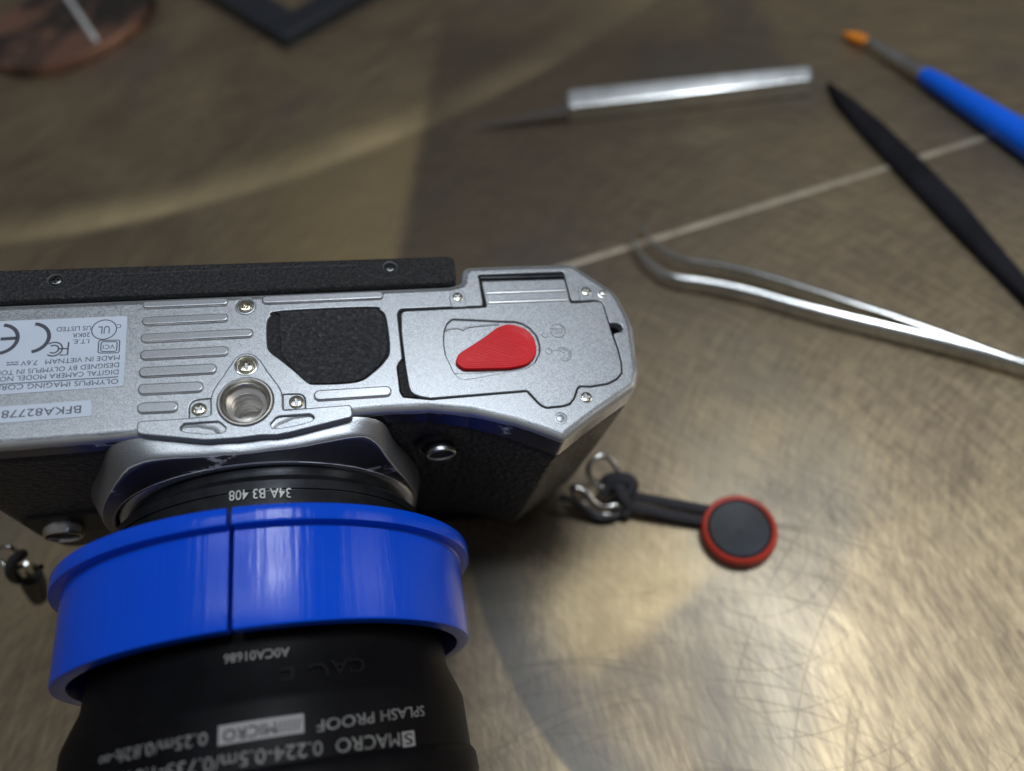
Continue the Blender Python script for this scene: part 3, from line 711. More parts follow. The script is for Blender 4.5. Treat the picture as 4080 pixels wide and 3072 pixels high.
# door embossing
D = []
sc_, sr_ = Vector(U(e7(642, 1175))), 1.5
D.append(tube_data([(*p, .05) for p in arc_pts(sc_, sr_, 162, -172, 40)], .12, 6))
D.append(tube_data([(*U(e7(*p)), .05) for p in [(522, 1150), (600, 1148), (680, 1145), (710, 1165), (700, 1195), (670, 1212), (600, 1215), (530, 1216)]], .10, 6))
D.append(tube_data([(*U(e7(*p)), .05) for p in [(520, 1185), (600, 1180), (670, 1178)]], .10, 6))
s2_ = Vector(U(e7(735, 1545)))
D.append(tube_data([(*p, .05) for p in arc_pts(s2_, 1.45, 140, -115, 34)], .12, 6))
D.append(tube_data([(*p, .05) for p in arc_pts(s2_, 1.05, 100, -80, 24)], .10, 6))
D.append(tube_data([(*U(e7(*p)), .05) for p in [(600, 1475), (700, 1500), (770, 1535), (740, 1580), (665, 1645)]], .10, 6))
for p in ((440, 1243), (503, 1500)): D.append(tube_data([(*q, .05) for q in arc_pts(U(e7(*p)), .58, 0, 350, 20)], .11, 6, True))
for grp in (D[0:3], D[3:6]):
    v, f = join(grp); mk('embossed_symbol', v, f, M_SILVER2, CAM, DR, 60)
for dta in D[6:]: mk('embossed_dot', dta[0], dta[1], M_SILVER2, CAM, DR, 60)
for a, b in (((1495, 590), (760, 545)), ((1530, 738), (795, 692))):
    tube('hinge_rib', [(*U(e6(*a)), .05), (*U(e7(*b)), .05)], .34, M_BRIGHTSTEEL, CAM, DR, 12, flat=.7)
pa = [U(e6(1390, 300), -.6), U(e7(725, 260), -.6), U(e7(760, 385), -.6), U(e6(1420, 425), -.6)]
slab('hinge_pin_bed', pa, -.75, -1.4, .05, M_BLACK, CAM)
tube('hinge_pin', [(*U(e6(1400, 345), -.5), -.7), (*U(e7(735, 315), -.5), -.7)], .45, M_LENSRING, CAM, None, 12)
tube('hinge_pin', [(*U(e6(1410, 400), -.5), -.75), (*U(e7(750, 372), -.5), -.75)], .3, M_LENSRING, CAM, None, 12)
rt = fillet(UU(c3, [(172, 975), (185, 935), (215, 905), (235, 960), (262, 1110), (330, 1210), (218, 1205), (197, 1165)], -.3), .3, 2)
slab('rubber_tab', rt, -.28, -1.0, .08, M_MATTE, CAM)
# small pins
lathe_z('alignment_pin', (*U(e7(1345, 597)), 0), [(1.0, -.1), (.98, .05), (.82, .08), (.78, .2), (.6, .38), (.3, .46), (.01, .48)], M_BRIGHTSTEEL, CAM, seg=28)
lathe_z('alignment_pin', (*U(e8(685, 1052)), 0), [(1.22, -.1), (1.2, .12), (1.05, .14), (.95, -.12), (.85, -.1), (.75, .12), (.4, .2), (.01, .22)], M_SILVER2, CAM, seg=28)

# screen housing ---------------------------------------------------------
xr = U(e6(905, 430))[0]
yl0, yr0 = U(e1(0, 800))[1], U(e6(900, 432))[1]; yt0, yt1 = U(e1(0, 322))[1], U(e6(900, 12))[1]
LC = fillet([(-44, yl0-.05, 1), (U(e6(1030, 420))[0], yr0+.1, 1.0), (U(e6(955, 15))[0]+.3, yt1, 1.4), (-44, yt0+.1, 1)], 1, 5)
LCD = slab('screen_housing', LC, .35, -56, .55, M_MATTE, CAM, res=4, label='black tilting screen seen edge on')
for p, r in ((e1(880, 468), 1.25), (c2(1517, 175), 1.3)):
    c = U(p, .35)
    lathe_z('screw_well', (c[0], c[1], .37), [(r+.28, 0), (r+.22, .05), (r+.05, .02), (r-.1, .01)], M_BLACK, CAM, LCD, 28)
    link('screw', SMB, LCD, None, matrix=Matrix.Translation(CAM.loc((c[0], c[1], .36))) @ Matrix.Diagonal((r*.85, r*.85, .9, 1)))
# the fine moulding line that dips round each screw
pts = [(e1(690, 640)), (e1(850, 645)), (e1(980, 632)), (e1(1120, 585)), (e1(1300, 500)), (e1(1500, 405)), (e1(1640, 372)), (e1(2200, 352)), c2(0, 198), c2(600, 172), c2(1180, 155), c2(1260, 175), c2(1350, 225), c2(1450, 258), c2(1560, 255), c2(1640, 235), c2(1700, 200)]
tube('moulding_line', catmull([(*U(p, .35), .36) for p in pts], 4), .028, simple('rubbed_line', (.16, .16, .18), .3, .4), CAM, LCD, 5)

# leather-covered body ----------------------------------------------------
OUTB = offset(OUT, -.15)
def body_ring(z, ins):
    out = []
    base = offset(OUT, -.15-ins)
    t = max(0, min(1, (-z-47)/19.5))
    for x, y in base:
        if y < -2: y -= .4
        if x > 17 and y < -4.4:
            g = (1-t*t)**.5; y = -4.4+(y+4.4)*g
        if x > 60 and t > 0: x = x-6*(1-(1-t*t)**.5)
        if x < -44 and t > 0: x = x+5*(1-(1-t*t)**.5)
        out.append((x, y))
    return out
def zb(x, y):
    t = max(0, min(1, (x-22)/32)); z_ = -4.4-2.6*t*t*(3-2*t)
    if x > 56: z_ += 1.2*min(1, (x-56)/12)
    return z_
lv = [(.3, .9), (-.10, .75), (-.28, .62), (-.34, .22), (-.42, .02), (-.62, -.10), (-.85, -.06), (-1.0, .12), (-1.25, .12), (-1.45, -.02), (-1.9, -.12), (-2.6, -.15)]
V = []; Fc = []; nb = None; rows = 0
for dz, ins in lv:
    rg = body_ring(-4, ins); nb = len(rg)
    V += [(x, y, zb(x, y)+dz) for x, y in rg]; rows += 1
for z_, ins in [(-13, -.15), (-18, -.15), (-24, -.15), (-30, -.1), (-36, 0), (-42, .1), (-48, .1), (-53, .3), (-57, .6), (-60, 1.2), (-62.5, 2.0), (-64.5, 3.2)]:
    rg = body_ring(z_, ins); V += [(x, y, z_) for x, y in rg]; rows += 1
for i in range(rows-1):
    for k in range(nb): k2 = (k+1) % nb; Fc.append((i*nb+k, (i+1)*nb+k, (i+1)*nb+k2, i*nb+k2))
Fc.append(tuple((rows-1)*nb+k for k in range(nb)))
mk('leatherette_body', V, Fc, M_LEATH, CAM, angle=45, label='black grained covering of the front and grip')
# top deck, hidden underneath
V = []; Fc = []
tp = offset(OUT, -1.0)
for z_, ins in ((-58, 3.6), (-60, 3.0), (-64, 2.2), (-66.4, 2.6), (-67, 4.0)):
    V += [(min(x*.97, 63.5), max(y, -3.2+(0.4*(z_+58)/-9)), z_) for x, y in offset(OUT, -ins)]
n_ = len(OUT)
for i in range(4):
    for k in range(n_): k2 = (k+1) % n_; Fc.append((i*n_+k, (i+1)*n_+k, (i+1)*n_+k2, i*n_+k2))
Fc.append(tuple(4*n_+k for k in range(n_)))
mk('top_deck', V, Fc, M_SILVER2, CAM, angle=45)
hump = fillet([(-17, -8), (17, -8), (14, 20), (-14, 20)], 3, 4)
V = []; Fc = []
for z_, k_ in ((-66, 1.0), (-76, .86), (-86, .66), (-89.0, .56), (-89.95, .44)):
    V += [(x*k_, 5+(y-5)*(.55+.45*k_), z_) for x, y in hump]
n_ = len(hump)
for i in range(4):
    for k in range(n_): k2 = (k+1) % n_; Fc.append((i*n_+k, (i+1)*n_+k, (i+1)*n_+k2, i*n_+k2))
Fc.append(tuple(4*n_+k for k in range(n_)))
mk('viewfinder_hump', V, Fc, M_SILVER2, CAM, angle=45)
for (x, y, r) in ((44, 6, 7.5), (60, -1, 4)):
    zt_ = -67; prof = [(r*.9, zt_+.5), (r, zt_-.5), (r, zt_-3.2), (r-.6, zt_-3.7), (.01, zt_-3.7)]
    lathe_z('control_dial', (x, y, 0), prof, M_BLACK, CAM, seg=40)

# lens mount housing ------------------------------------------------------
MC = Vector((0.3, 0, -32.0)); NR = 144
def interp(tbl, a):
    a = abs(a)
    for i in range(len(tbl)-1):
        if a <= tbl[i+1][0]:
            t = (a-tbl[i][0])/max(1e-6, tbl[i+1][0]-tbl[i][0]); return [tbl[i][k]+(tbl[i+1][k]-tbl[i][k])*t for k in range(1, len(tbl[i]))]
    return list(tbl[-1][1:])
def polar_from(pts):
    """(x,y,z) polyline -> table angle -> (r, y)"""
    out = []
    for x, y, z_ in pts: out.append((math.degrees(math.atan2(x-MC.x, z_-MC.z)), math.hypot(x-MC.x, z_-MC.z), y))
    return sorted(out)
ridge_px = [(c4(940, 395)), e4(120, 1390), e4(900, 1340), e5(0, 1195), e5(600, 1140), e5(1100, 1020), e5(1600, 905)]
ridge_top = [(*U(p, -1.6), -1.6) for p in ridge_px]
ridR = [(*UY(c5(880, 280), -8.2),), (*UY(c5(950, 400), -9.2),), (*UY(c5(1050, 530), -10),), (*UY(c5(1110, 650), -10.4),)]
ridL = [(*UY(c4(800, 520), -9.0),), (*UY(c4(740, 680), -9.8),), (*UY(c4(690, 840), -10.4),)]
bkR = [(*UY(c5(905, 135), -4.6),), (*UY(c5(960, 262), -4.9),), (*UY(c5(1050, 400), -5.0),), (*UY(c5(1130, 490), -5.0),), (*UY(c5(1152, 560), -5.0),)]
bkL = [(*UY(c4(745, 290), -4.6),), (*UY(c4(700, 480), -4.8),), (*UY(c4(650, 680), -4.9),), (*UY(c4(632, 800), -5.0),)]
def cs_(r, a): return r/math.cos(math.radians(a))
H1R = [(0, 30.4, -8.5), (15, cs_(30.4, 15), -8.1), (25, cs_(30.4, 25), -7.4), (31, cs_(30.3, 31), -7.0), (35, 35.2, -7.4), (39, 34.2, -8.2), (46, 32.2, -9.1), (56, 30.4, -9.8), (70, 29.4, -10.2), (86, 29.3, -10.4)]
H1L = [(-15, cs_(30.4, 15), -8.4), (-22, cs_(30.4, 22), -8.2), (-27, 34.0, -8.3), (-31, 33.9, -8.4), (-38, 33.1, -9.0), (-46, 31.9, -9.4), (-56, 30.9, -9.8), (-70, 30.0, -10.2), (-86, 29.6, -10.4)]
H0R = [(0, 30.8, -3.6), (15, cs_(30.8, 15), -3.6), (25, cs_(30.8, 25), -3.7), (32, cs_(30.9, 32), -4.0), (36, 37.5, -4.5), (41, 35.4, -4.7), (48, 32.6, -4.9), (57, 31.0, -5.0), (70, 30.1, -5.0), (86, 30.4, -5.0), (100, 31.2, -5)]
H0L = [(-15, cs_(30.8, 15), -3.6), (-25, cs_(30.8, 25), -3.7), (-32, cs_(30.9, 32), -4.0), (-35, 37.0, -4.5), (-41, 35.6, -4.7), (-48, 33.6, -4.9), (-57, 32.3, -5.0), (-70, 32.2, -5.0), (-86, 32.4, -5.0), (-100, 32.2, -5)]
T1 = sorted(H1R+H1L); T0 = sorted(H0R+H0L)
def lookup(T, a, r_end, y_end):
    if a < T[0][0] or a > T[-1][0]:
        e = T[0] if a < T[0][0] else T[-1]; d_ = abs(a)-abs(e[0]); t = min(1, d_/40)
        return e[1]+(r_end-e[1])*t, e[2]+(y_end-e[2])*t
    for i in range(len(T)-1):
        if a <= T[i+1][0]:
            t = (a-T[i][0])/max(1e-6, T[i+1][0]-T[i][0]); return T[i][1]+(T[i+1][1]-T[i][1])*t, T[i][2]+(T[i+1][2]-T[i][2])*t
    return T[-1][1], T[-1][2]
def smoothed(T, r_end, y_end, win=3):
    raw = [lookup(T, -180+360*i/NR, r_end, y_end) for i in range(NR)]
    return [tuple(sum(raw[(i+k) % NR][j] for k in range(-win, win+1))/(2*win+1) for j in (0, 1)) for i in range(NR)]
S1 = smoothed(T1, 30.0, -10.6, 1); S0 = smoothed(T0, 31.8, -5.0, 1)
V = []; Fc = []
def ring_at(fn):
    for i in range(NR):
        a = math.radians(-180+360*i/NR); r_, y_ = fn(i); V.append((MC.x+r_*math.sin(a), y_, MC.z+r_*math.cos(a)))
CI_R = 28.35
def CY(i, d=0.0): return -10.6+.95*math.cos(math.radians(-180+360*i/NR))+d
def lerp2(a, b, t): return tuple(a[k]+(b[k]-a[k])*t for k in (0, 1))
rowsf = []
rowsf.append(lambda i: (S0[i][0]-3.0, S0[i][1]-.5)); rowsf.append(lambda i: (S0[i][0], S0[i][1]+.2)); rowsf.append(lambda i: lerp2(S0[i], S1[i], .08))
for t in (.2, .4, .56, .66): rowsf.append(lambda i, t=t: lerp2(S0[i], S1[i], t))
# rounded shoulder from side face to front face
def shoulder(i, s_):
    w_ = min(1, max(0, (abs(-180+360*i/NR)-26)/12))
    a, b, c = lerp2(S0[i], S1[i], .72+.16*w_), S1[i], lerp2(S1[i], (CI_R, CY(i)), .16-.06*w_)
    return tuple(a[k]*(1-s_)**2+2*b[k]*s_*(1-s_)+c[k]*s_**2 for k in (0, 1))
for s_ in (0, .15, .3, .45, .6, .75, .9, 1.0): rowsf.append(lambda i, s_=s_: shoulder(i, s_))
for t in (.45, .75, .93): rowsf.append(lambda i, t=t: lerp2(S1[i], (CI_R, CY(i)), t))
rowsf.append(lambda i: (CI_R, CY(i))); rowsf.append(lambda i: (CI_R-.04, CY(i, -.12))); rowsf.append(lambda i: (CI_R-.2, CY(i, -.2))); rowsf.append(lambda i: (CI_R-.45, CY(i, -.1))); rowsf.append(lambda i: (CI_R-.7, CY(i, 2.5)))
for fn in rowsf: ring_at(fn)
for j in range(len(rowsf)-1):
    for i in range(NR): i2 = (i+1) % NR; Fc.append((j*NR+i, (j+1)*NR+i, (j+1)*NR+i2, j*NR+i2))
def mount_mat():
    m = NT('silver_lacquer_rubbed_mount'); x, y, z = m.sep()
    fl = m.noise(520, 2, .8)
    col = m.mix(m.step(fl, .3, .7), (.30, .32, .35), (.46, .485, .52))
    ns = m.noise(7, 6, .68)
    dx = m.math('SUBTRACT', x, MC.x*S); dz = m.math('SUBTRACT', z, (MC.z+90)*S)
    r = m.math('SQRT', m.math('ADD', m.math('MULTIPLY', dx, dx), m.math('MULTIPLY', dz, dz)))
    g = m.n('NewGeometry'); 
    # rubbed zone: wherever the shell faces forwards
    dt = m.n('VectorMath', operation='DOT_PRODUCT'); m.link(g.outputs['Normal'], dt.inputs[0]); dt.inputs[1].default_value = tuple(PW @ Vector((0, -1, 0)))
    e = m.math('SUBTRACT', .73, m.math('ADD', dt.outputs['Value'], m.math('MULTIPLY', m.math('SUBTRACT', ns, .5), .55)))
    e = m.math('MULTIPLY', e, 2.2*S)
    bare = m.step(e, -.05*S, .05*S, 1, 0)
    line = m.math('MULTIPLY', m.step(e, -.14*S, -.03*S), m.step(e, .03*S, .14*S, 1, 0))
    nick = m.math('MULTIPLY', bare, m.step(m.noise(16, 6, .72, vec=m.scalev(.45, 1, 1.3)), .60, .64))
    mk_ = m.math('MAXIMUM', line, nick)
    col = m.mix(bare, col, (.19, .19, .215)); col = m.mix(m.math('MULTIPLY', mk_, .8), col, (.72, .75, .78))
    m.set(col, m.math('SUBTRACT', .85, m.math('MULTIPLY', mk_, .5)), m.math('ADD', m.math('SUBTRACT', .40, m.math('MULTIPLY', bare, .10)), m.math('MULTIPLY', mk_, .25)))
    m.bump(m.math('ADD', m.noise(380, 2, .6), m.math('MULTIPLY', m.noise(3, 4), 2)), .35, .0010)
    return m.m
mk('mount_housing', V, Fc, mount_mat(), CAM, angle=60)
# front controls --------------------------------------------------------
bc = UY(c5(1290, 345), -6.4); YA = (0, -1, 0)
lathe_axis('front_button', (bc.x, -4.0, bc.z), YA, [(5.0, 0), (4.9, .9), (4.3, 1.5), (3.9, 1.3), (3.6, .6), (2.85, .6), (2.8, 2.7), (2.65, 2.95), (2.45, 2.95), (2.35, 2.6), (.01, 2.45)], M_BLACK, CAM, seg=48)
lathe_axis('button_rim', (bc.x, -4.0, bc.z), YA, [(2.86, 2.2), (2.84, 2.85), (2.66, 3.02), (2.44, 3.0), (2.36, 2.7)], M_BRIGHTSTEEL, CAM, seg=48)
lb_ = UY(c4(430, 905), -7.2)
lathe_axis('lens_release_button', (lb_.x, -4.2, lb_.z), YA, [(4.7, 0), (4.6, .8), (3.95, 1.2), (3.7, 1.0), (3.6, 3.2), (3.4, 3.5), (3.1, 3.5), (2.95, 3.1), (2.9, 1.8), (.01, 1.6)], M_STEEL, CAM, seg=48)
lathe_axis('button_face', (lb_.x, -4.2, lb_.z), YA, [(2.93, 2.6), (2.6, 2.9), (1.5, 2.75), (.01, 2.7)], M_BLACK, CAM, seg=40)
lp = [(lb_.x-6.5, lb_.z+3.5), (lb_.x-4.5, lb_.z+6.2), (lb_.x+9.5, lb_.z+6.4), (lb_.x+9.5, lb_.z-5), (lb_.x-5.5, lb_.z-5)]
vv, ff = slab_mesh(fillet(lp, 2, 4), [], .7, -.6, .35, 3)
mk('button_surround', [(a, -4.7-c, b) for a, b, c in vv], [tuple(reversed(q)) for q in ff], M_BLACK, CAM, angle=45)
# strap lugs
for sx_, x0 in ((1, 67.5), (-1, -49.5)):
    lathe_axis('strap_lug', (x0-sx_*1.5, 1.5, -52.5 if sx_ > 0 else -50), (sx_, 0, 0), [(3.4, 0), (3.3, 2.4), (2.6, 3.2), (1.2, 3.4), (1.1, 5.2), (.01, 5.4)], M_STEEL, CAM, seg=32)

# ================================================================ LENS
AX = Vector((.006, 1, -.061)).normalized(); C0 = Vector((1.106, 0, -32.402))
AU = Vector((0, 0, 1)); AU = (AU-AX*AU.dot(AX)).normalized(); AV = AX.cross(AU)      # AU points up, AV sideways
def on_axis(y, r, a):        # a = angle from up, positive towards +x
    return C0+AX*y+(AU*math.cos(a)+Vector((AV))*math.sin(a)*(1 if AV.x > 0 else -1))*r
LENSB = C0+AX*(-75)-AU*36
LENS = Thing('camera_lens', 'long black camera lens with white lettering, mounted on the silver camera body', 'lens', 'P', LENSB)
def axial(name, prof, mat, thing, parent=None, seg=160, a0=-PI, a1=PI, closed=True, angle=30, label=None):
    v = []; n = seg if closed else seg+1
    for y, r in prof:
        for k in range(n): v.append(on_axis(y, r, a0+(a1-a0)*k/seg))
    f = []
    for j in range(len(prof)-1):
        for k in range(seg):
            k2 = (k+1) % n if closed else k+1; f.append((j*n+k, (j+1)*n+k, (j+1)*n+k2, j*n+k2))
    return mk(name, v, f, mat, thing, parent, angle, label)
axial('mount_ring', [(-9.6, 27.9), (-10.55, 27.9), (-10.9, 27.6), (-11.2, 27.0), (-11.4, 26.4)], M_BRIGHTSTEEL, LENS)
axial('mount_collar', [(-11.0, 26.6), (-13.2, 26.7), (-14.2, 27.6), (-14.6, 28.3), (-14.9, 28.6), (-16.5, 28.65), (-16.6, 28.35), (-16.8, 28.35), (-16.9, 28.7), (-22.2, 29.1), (-23, 30.5)], M_LENSRING, LENS)
axial('barrel', [(-23, 30.5), (-24, 31), (-30, 31.0), (-39, 30.3), (-44.5, 30.8), (-49.2, 32.7), (-50.2, 33.0), (-58.2, 33.3), (-58.6, 33.7), (-59.4, 34.1), (-62.0, 34.3), (-62.6, 34.1), (-63.0, 33.3), (-64.6, 33.3)], M_LENSBLACK, LENS)
rows_ = [(-64.6, 33.3)]
for i in range(24): y0 = -65-i*1.6; rows_ += [(y0, 35.0), (y0-.9, 35.0), (y0-1.1, 34.6), (y0-1.5, 34.6)]
rows_ += [(-104, 35), (-116, 35), (-117, 36.2), (-119, 36.6), (-149, 37.6), (-150.5, 37.4), (-150.8, 36.6), (-150, 36), (-134, 34), (-133, 27)]
axial('focus_ring', rows_, M_LENSBLACK, LENS, seg=120)
axial('front_glass', [(-133.5, 27.5), (-131.5, 20), (-130.8, 10), (-130.6, .01)], simple('coated_glass', (.01, .012, .02), 0, .04, spec=.8), LENS)
def hitR(p, Rr):
    r = ray(*p); o = EYE-C0
    dp = r-AX*r.dot(AX); op = o-AX*o.dot(AX)
    a, b, c = dp.dot(dp), dp.dot(op), op.dot(op)-Rr*Rr; disc = b*b-a*c
    t = (-b-math.sqrt(max(disc, 0)))/a; q = EYE+r*t; d = q-C0
    y = d.dot(AX); w_ = d-AX*y; return y, math.atan2(w_.x, w_.dot(AU))
def lens_text(s, p0, p1, h, Rr, mat, name, yofs=0.0, bold=.0, parent=None, space=1.0):
    y0, a0 = hitR(p0, Rr); y1, a1 = hitR(p1, Rr)
    v, f = fit_text(s, 0, 1, h, bold)
    pts = [on_axis(y0+(y1-y0)*q[0]+yofs-q[1], Rr+.06, a0+(a1-a0)*q[0]) for q in v]
    return mk(name, pts, f, mat, LENS, parent, 60)
kB = 1200/2212
cB = crop(800, 2500, kB); cM = crop(800, 1900, 500/2212); cL = crop(0, 2600, 1000/2212)
lens_text('34A B3 408', cM(1585, 200), cM(500, 255), 1.75, 29.1, M_WHITEINK, 'mount_serial', -.0, .006)
lens_text('A0CA01686', cB(650, 145), cB(170, 200), 1.3, 30.75, M_GREYINK, 'barrel_serial', 0, .01)
lens_text('UK', cB(1225, 345), cB(990, 370), 1.7, 32.0, M_FAINT, 'moulded_mark'); lens_text('CA', cB(1200, 225), cB(950, 240), 2.0, 32.0, M_FAINT, 'moulded_mark')

lens_text('C E', cB(940, 250), cB(580, 300), 3.4, 31.9, simple('moulded_mark_faint', (.0045, .0045, .006), 0, .6, spec=.1), 'moulded_mark')
lens_text('SPLASH PROOF', cB(1635, 575), cB(850, 685), 1.5, 33.18, M_GREYINK, 'barrel_text', 0, 0)
lens_text('0.25m/0.82ft-\u221e', cL(1830, 700), cL(880, 900), 1.6, 33.18, M_GREYINK, 'barrel_text', 0, 0)
lens_text('MACRO  0.224-0.5m/0.735-1.64ft', cB(1455, 775), cB(-620, 1080), 1.8, 33.3, M_GREYINK, 'barrel_text', 0, 0)
def patch_on_lens(p0, p1, h, Rr, mat, name, yofs=0, lift=.03):
    y0, a0 = hitR(p0, Rr); y1, a1 = hitR(p1, Rr); ym = (y0+y1)/2+yofs; n = 12; V = []; Fc = []
    for k in range(n+1):
        a = a0+(a1-a0)*k/n
        yk = y0+(y1-y0)*k/n+yofs; V += [on_axis(yk, Rr+lift, a), on_axis(yk-h, Rr+lift, a)]
    for k in range(n): Fc.append((2*k, 2*k+1, 2*k+3, 2*k+2))
    return mk(name, V, Fc, mat, LENS, None, 60)
bx = patch_on_lens(cB(755, 632), cB(128, 725), 2.45, 33.2, M_BOXINK, 'maker_box')
lens_text('/////MICRO', cB(735, 665), cB(165, 755), 1.5, 33.3, M_DKTEXT, 'maker_print', 0, 0, bx)
bx = patch_on_lens(cB(1565, 756), cB(1475, 768), 2.1, 33.35, M_BOXINK, 'range_box', .0)
lens_text('S', cB(1550, 775), cB(1490, 783), 1.5, 33.45, M_DKTEXT, 'range_print', 0, 0, bx)

# ================================================================ BLUE RING
RING = Thing('blue_lens_ring', 'glossy blue printed plastic ring clamped round the black lens barrel', 'ring', 'P', C0)
# its own axis frame so that layers follow the ring
RING.o.matrix_world = Matrix.Translation(p2w(C0)*S) @ PW.to_4x4() @ Matrix((Vector((AX.cross(AU))*1), AX, AU)).transposed().to_4x4()
_q = Matrix((AX.cross(AU), AX, AU))
RING.loc = lambda p: (_q @ (Vector(p)-C0))*S
ga = hitR((913, 2060), 37.2)[1]; gap = .011
def ringpart(name, prof, a0, a1, seg=260):
    v = []; n = seg+1
    for y, r in prof:
        for k in range(n):
            a = a0+(a1-a0)*k/seg; v.append(on_axis(y, r, a))
    m_ = len(prof); f = []
    for j in range(m_):
        j2 = (j+1) % m_
        for k in range(seg): f.append((j*n+k, j2*n+k, j2*n+k+1, j*n+k+1))
    f.append(tuple(j*n for j in range(m_))[::-1]); f.append(tuple(j*n+seg for j in range(m_)))
    return mk(name, v, f, M_BLUE, RING, None, 28)
prof_ring = [(-22.6, 31.6), (-22.5, 36.9), (-22.75, 37.4), (-23.0, 37.5), (-25.1, 37.5), (-25.35, 37.4), (-25.5, 36.9), (-25.55, 35.75), (-25.75, 35.6), (-39.9, 35.6), (-40.25, 35.45), (-40.4, 35.1), (-40.4, 33.2), (-39.5, 32.8), (-34, 31.7)]
ringpart('ring_band', prof_ring, ga+gap, ga+2*PI-gap)

# ================================================================ STRAP ANCHORS
def cord_mat():
    m = NT('braided_black_cord'); a = m.n('TexWave', wave_type='BANDS', bands_direction='DIAGONAL'); m.link(m.co, a.inputs[0]); a.inputs['Scale'].default_value = 150
    a.inputs['Distortion'].default_value = 1.5
    m.set(m.mix(a.outputs[1], (.012, .012, .015), (.075, .073, .085)), 0, .7); m.bump(a.outputs[1], .6, .003); return m.m
M_CORD = cord_mat()
M_REDRIM = simple('orange_red_rim', (.50, .045, .025), 0, .38, nscale=30, nbump=.08, vary=.15)
M_TAG = simple('scuffed_black_disc', (.014, .018, .027), 0, .45, spec=.35, nscale=14, nbump=.35, vary=.8)
tagc = W((2946, 2104), 4.2); TAG = Thing('strap_anchor_disc', 'round black tag with orange red rim on a doubled black cord on the table', 'strap tag', 'W', (tagc.x, tagc.y, 0))
lathe_z('disc_rim', (tagc.x, tagc.y, 0), [(8.3, .1), (9.0, .5), (9.35, 1.6), (9.4, 3.0), (9.1, 4.0), (8.5, 4.5), (8.0, 4.35), (7.7, 3.7), (7.6, 3.2)], M_REDRIM, TAG, seg=72)
lathe_z('disc_face', (tagc.x, tagc.y, 0), [(7.75, 2.6), (7.7, 3.9), (7.2, 4.25), (5, 4.12), (2.5, 4.0), (.01, 3.95)], M_TAG, TAG, seg=64)
kk = crop(2200, 1750, 500/2082)
def cp(pts): return catmull([W(kk(x, y), h) for x, y, h in pts], 6)
tube('cord', cp([(1130, 860, 5.5), (1350, 940, 5.0), (1700, 1010, 4.4), (2082, 1080, 3.6), (2500, 1160, 3.0), (2700, 1190, 3.0)]), 1.3, M_CORD, TAG, seg=12)
tube('cord', cp([(1080, 960, 5.3), (1300, 1090, 4.6), (1600, 1180, 4.0), (2082, 1285, 3.2), (2500, 1350, 2.8), (2700, 1370, 2.8)]), 1.3, M_CORD, TAG, seg=12)
tube('cord_knot', cp([(880, 700, 5.5), (960, 660, 7.5), (1120, 640, 8.5), (1270, 670, 8.3), (1340, 760, 7.5), (1290, 850, 6.5), (1150, 860, 5.5), (1050, 800, 5), (930, 830, 4.5)]), 1.6, M_CORD, TAG, seg=12)
tube('cord_knot', cp([(870, 900, 4.5), (940, 780, 6.2), (1060, 760, 7.3), (1130, 860, 7.6), (1210, 1000, 6.5), (1260, 1100, 4.5), (1220, 1230, 2.5), (1130, 1180, 2.0), (1000, 1000, 2.5)]), 1.5, M_CORD, TAG, seg=12)
RNG = Thing('split_ring', 'chrome split ring joining the camera strap lug to the braided cord at the right', 'ring', 'W', W((2400, 2010), 0))
def ringpath(pts): return [W(kk(x, y), h) for x, y, h in pts]
def closed_cat(pts, sub=6):
    n = len(pts); out = []
    for i in range(n):
        a, b, c, d = (Vector(pts[(i+k-1) % n]) for k in range(4))
        for k in range(sub):
            t = k/sub; out.append(.5*((2*b)+(-a+c)*t+(2*a-5*b+4*c-d)*t*t+(-a+3*b-3*c+d)*t**3))
    return out
tube('wire', closed_cat(ringpath([(620, 420, 12.0), (740, 300, 12.8), (880, 275, 12.4), (1010, 380, 11.0), (1080, 540, 9.2), (1010, 720, 6.8), (860, 800, 5.8), (700, 740, 7.0), (610, 580, 9.5)]), 6), .85, M_STEEL, RNG, seg=12, closed=True, label='upper chrome loop standing on edge')
tube('wire', closed_cat(ringpath([(360, 800, 9.0), (560, 880, 8.2), (700, 1050, 6.4), (880, 1120, 4.8), (1120, 1090, 4.0), (1160, 1190, 2.6), (980, 1260, 1.8), (720, 1200, 2.5), (480, 1040, 4.5), (370, 900, 7.0)]), 6), .95, M_STEEL, RNG, seg=12, closed=True, label='lower chrome loop lying flat')
tube('wire_guard', cp([(130, 965, 8.5), (300, 1000, 7.5), (420, 1090, 5.5), (640, 1250, 3.0), (820, 1320, 2.0), (1000, 1300, 2.0), (1100, 1250, 1.8)]), .9, M_BLACK, RNG, seg=10)
# left lug hardware
kl = crop(0, 2000, 500/1666)
def pl(pts, sub=6): return catmull([UY(kl(x, y), yy) for x, y, yy in pts], sub)
LFT = Thing('strap_link', 'chrome link and black cord stop hanging from the left strap lug beside the blue ring', 'strap link', 'P', UY(kl(200, 900), -3)-Vector((0, 0, 2)))
tube('link_wire', closed_cat([UY(kl(x, y), yy) for x, y, yy in [(-60, 640, -1), (110, 590, -2), (250, 690, -3), (200, 800, -5), (120, 900, -6), (20, 790, -4), (-80, 740, -2)]], 5), .55, M_STEEL, LFT, seg=10, closed=True)
tube('cord_loop', pl([(300, 690, -4), (170, 790, -6.5), (140, 930, -7), (210, 1020, -6), (330, 1030, -5)]), 1.15, M_CORD, LFT, seg=12)
for q, q2 in (((262, 865), (330, 960)), ((345, 815), (420, 910))):
    a, b = UY(kl(*q), -7), UY(kl(*q2), -6.6); d = b-a
    tube('metal_pin', [a, a+d*.1, a+d*.5, b], [.55, .85, .85, .8], M_STEEL, LFT, seg=14)
a = UY(kl(310, 1000), -6.5); b = UY(kl(550, 860), -6.5)
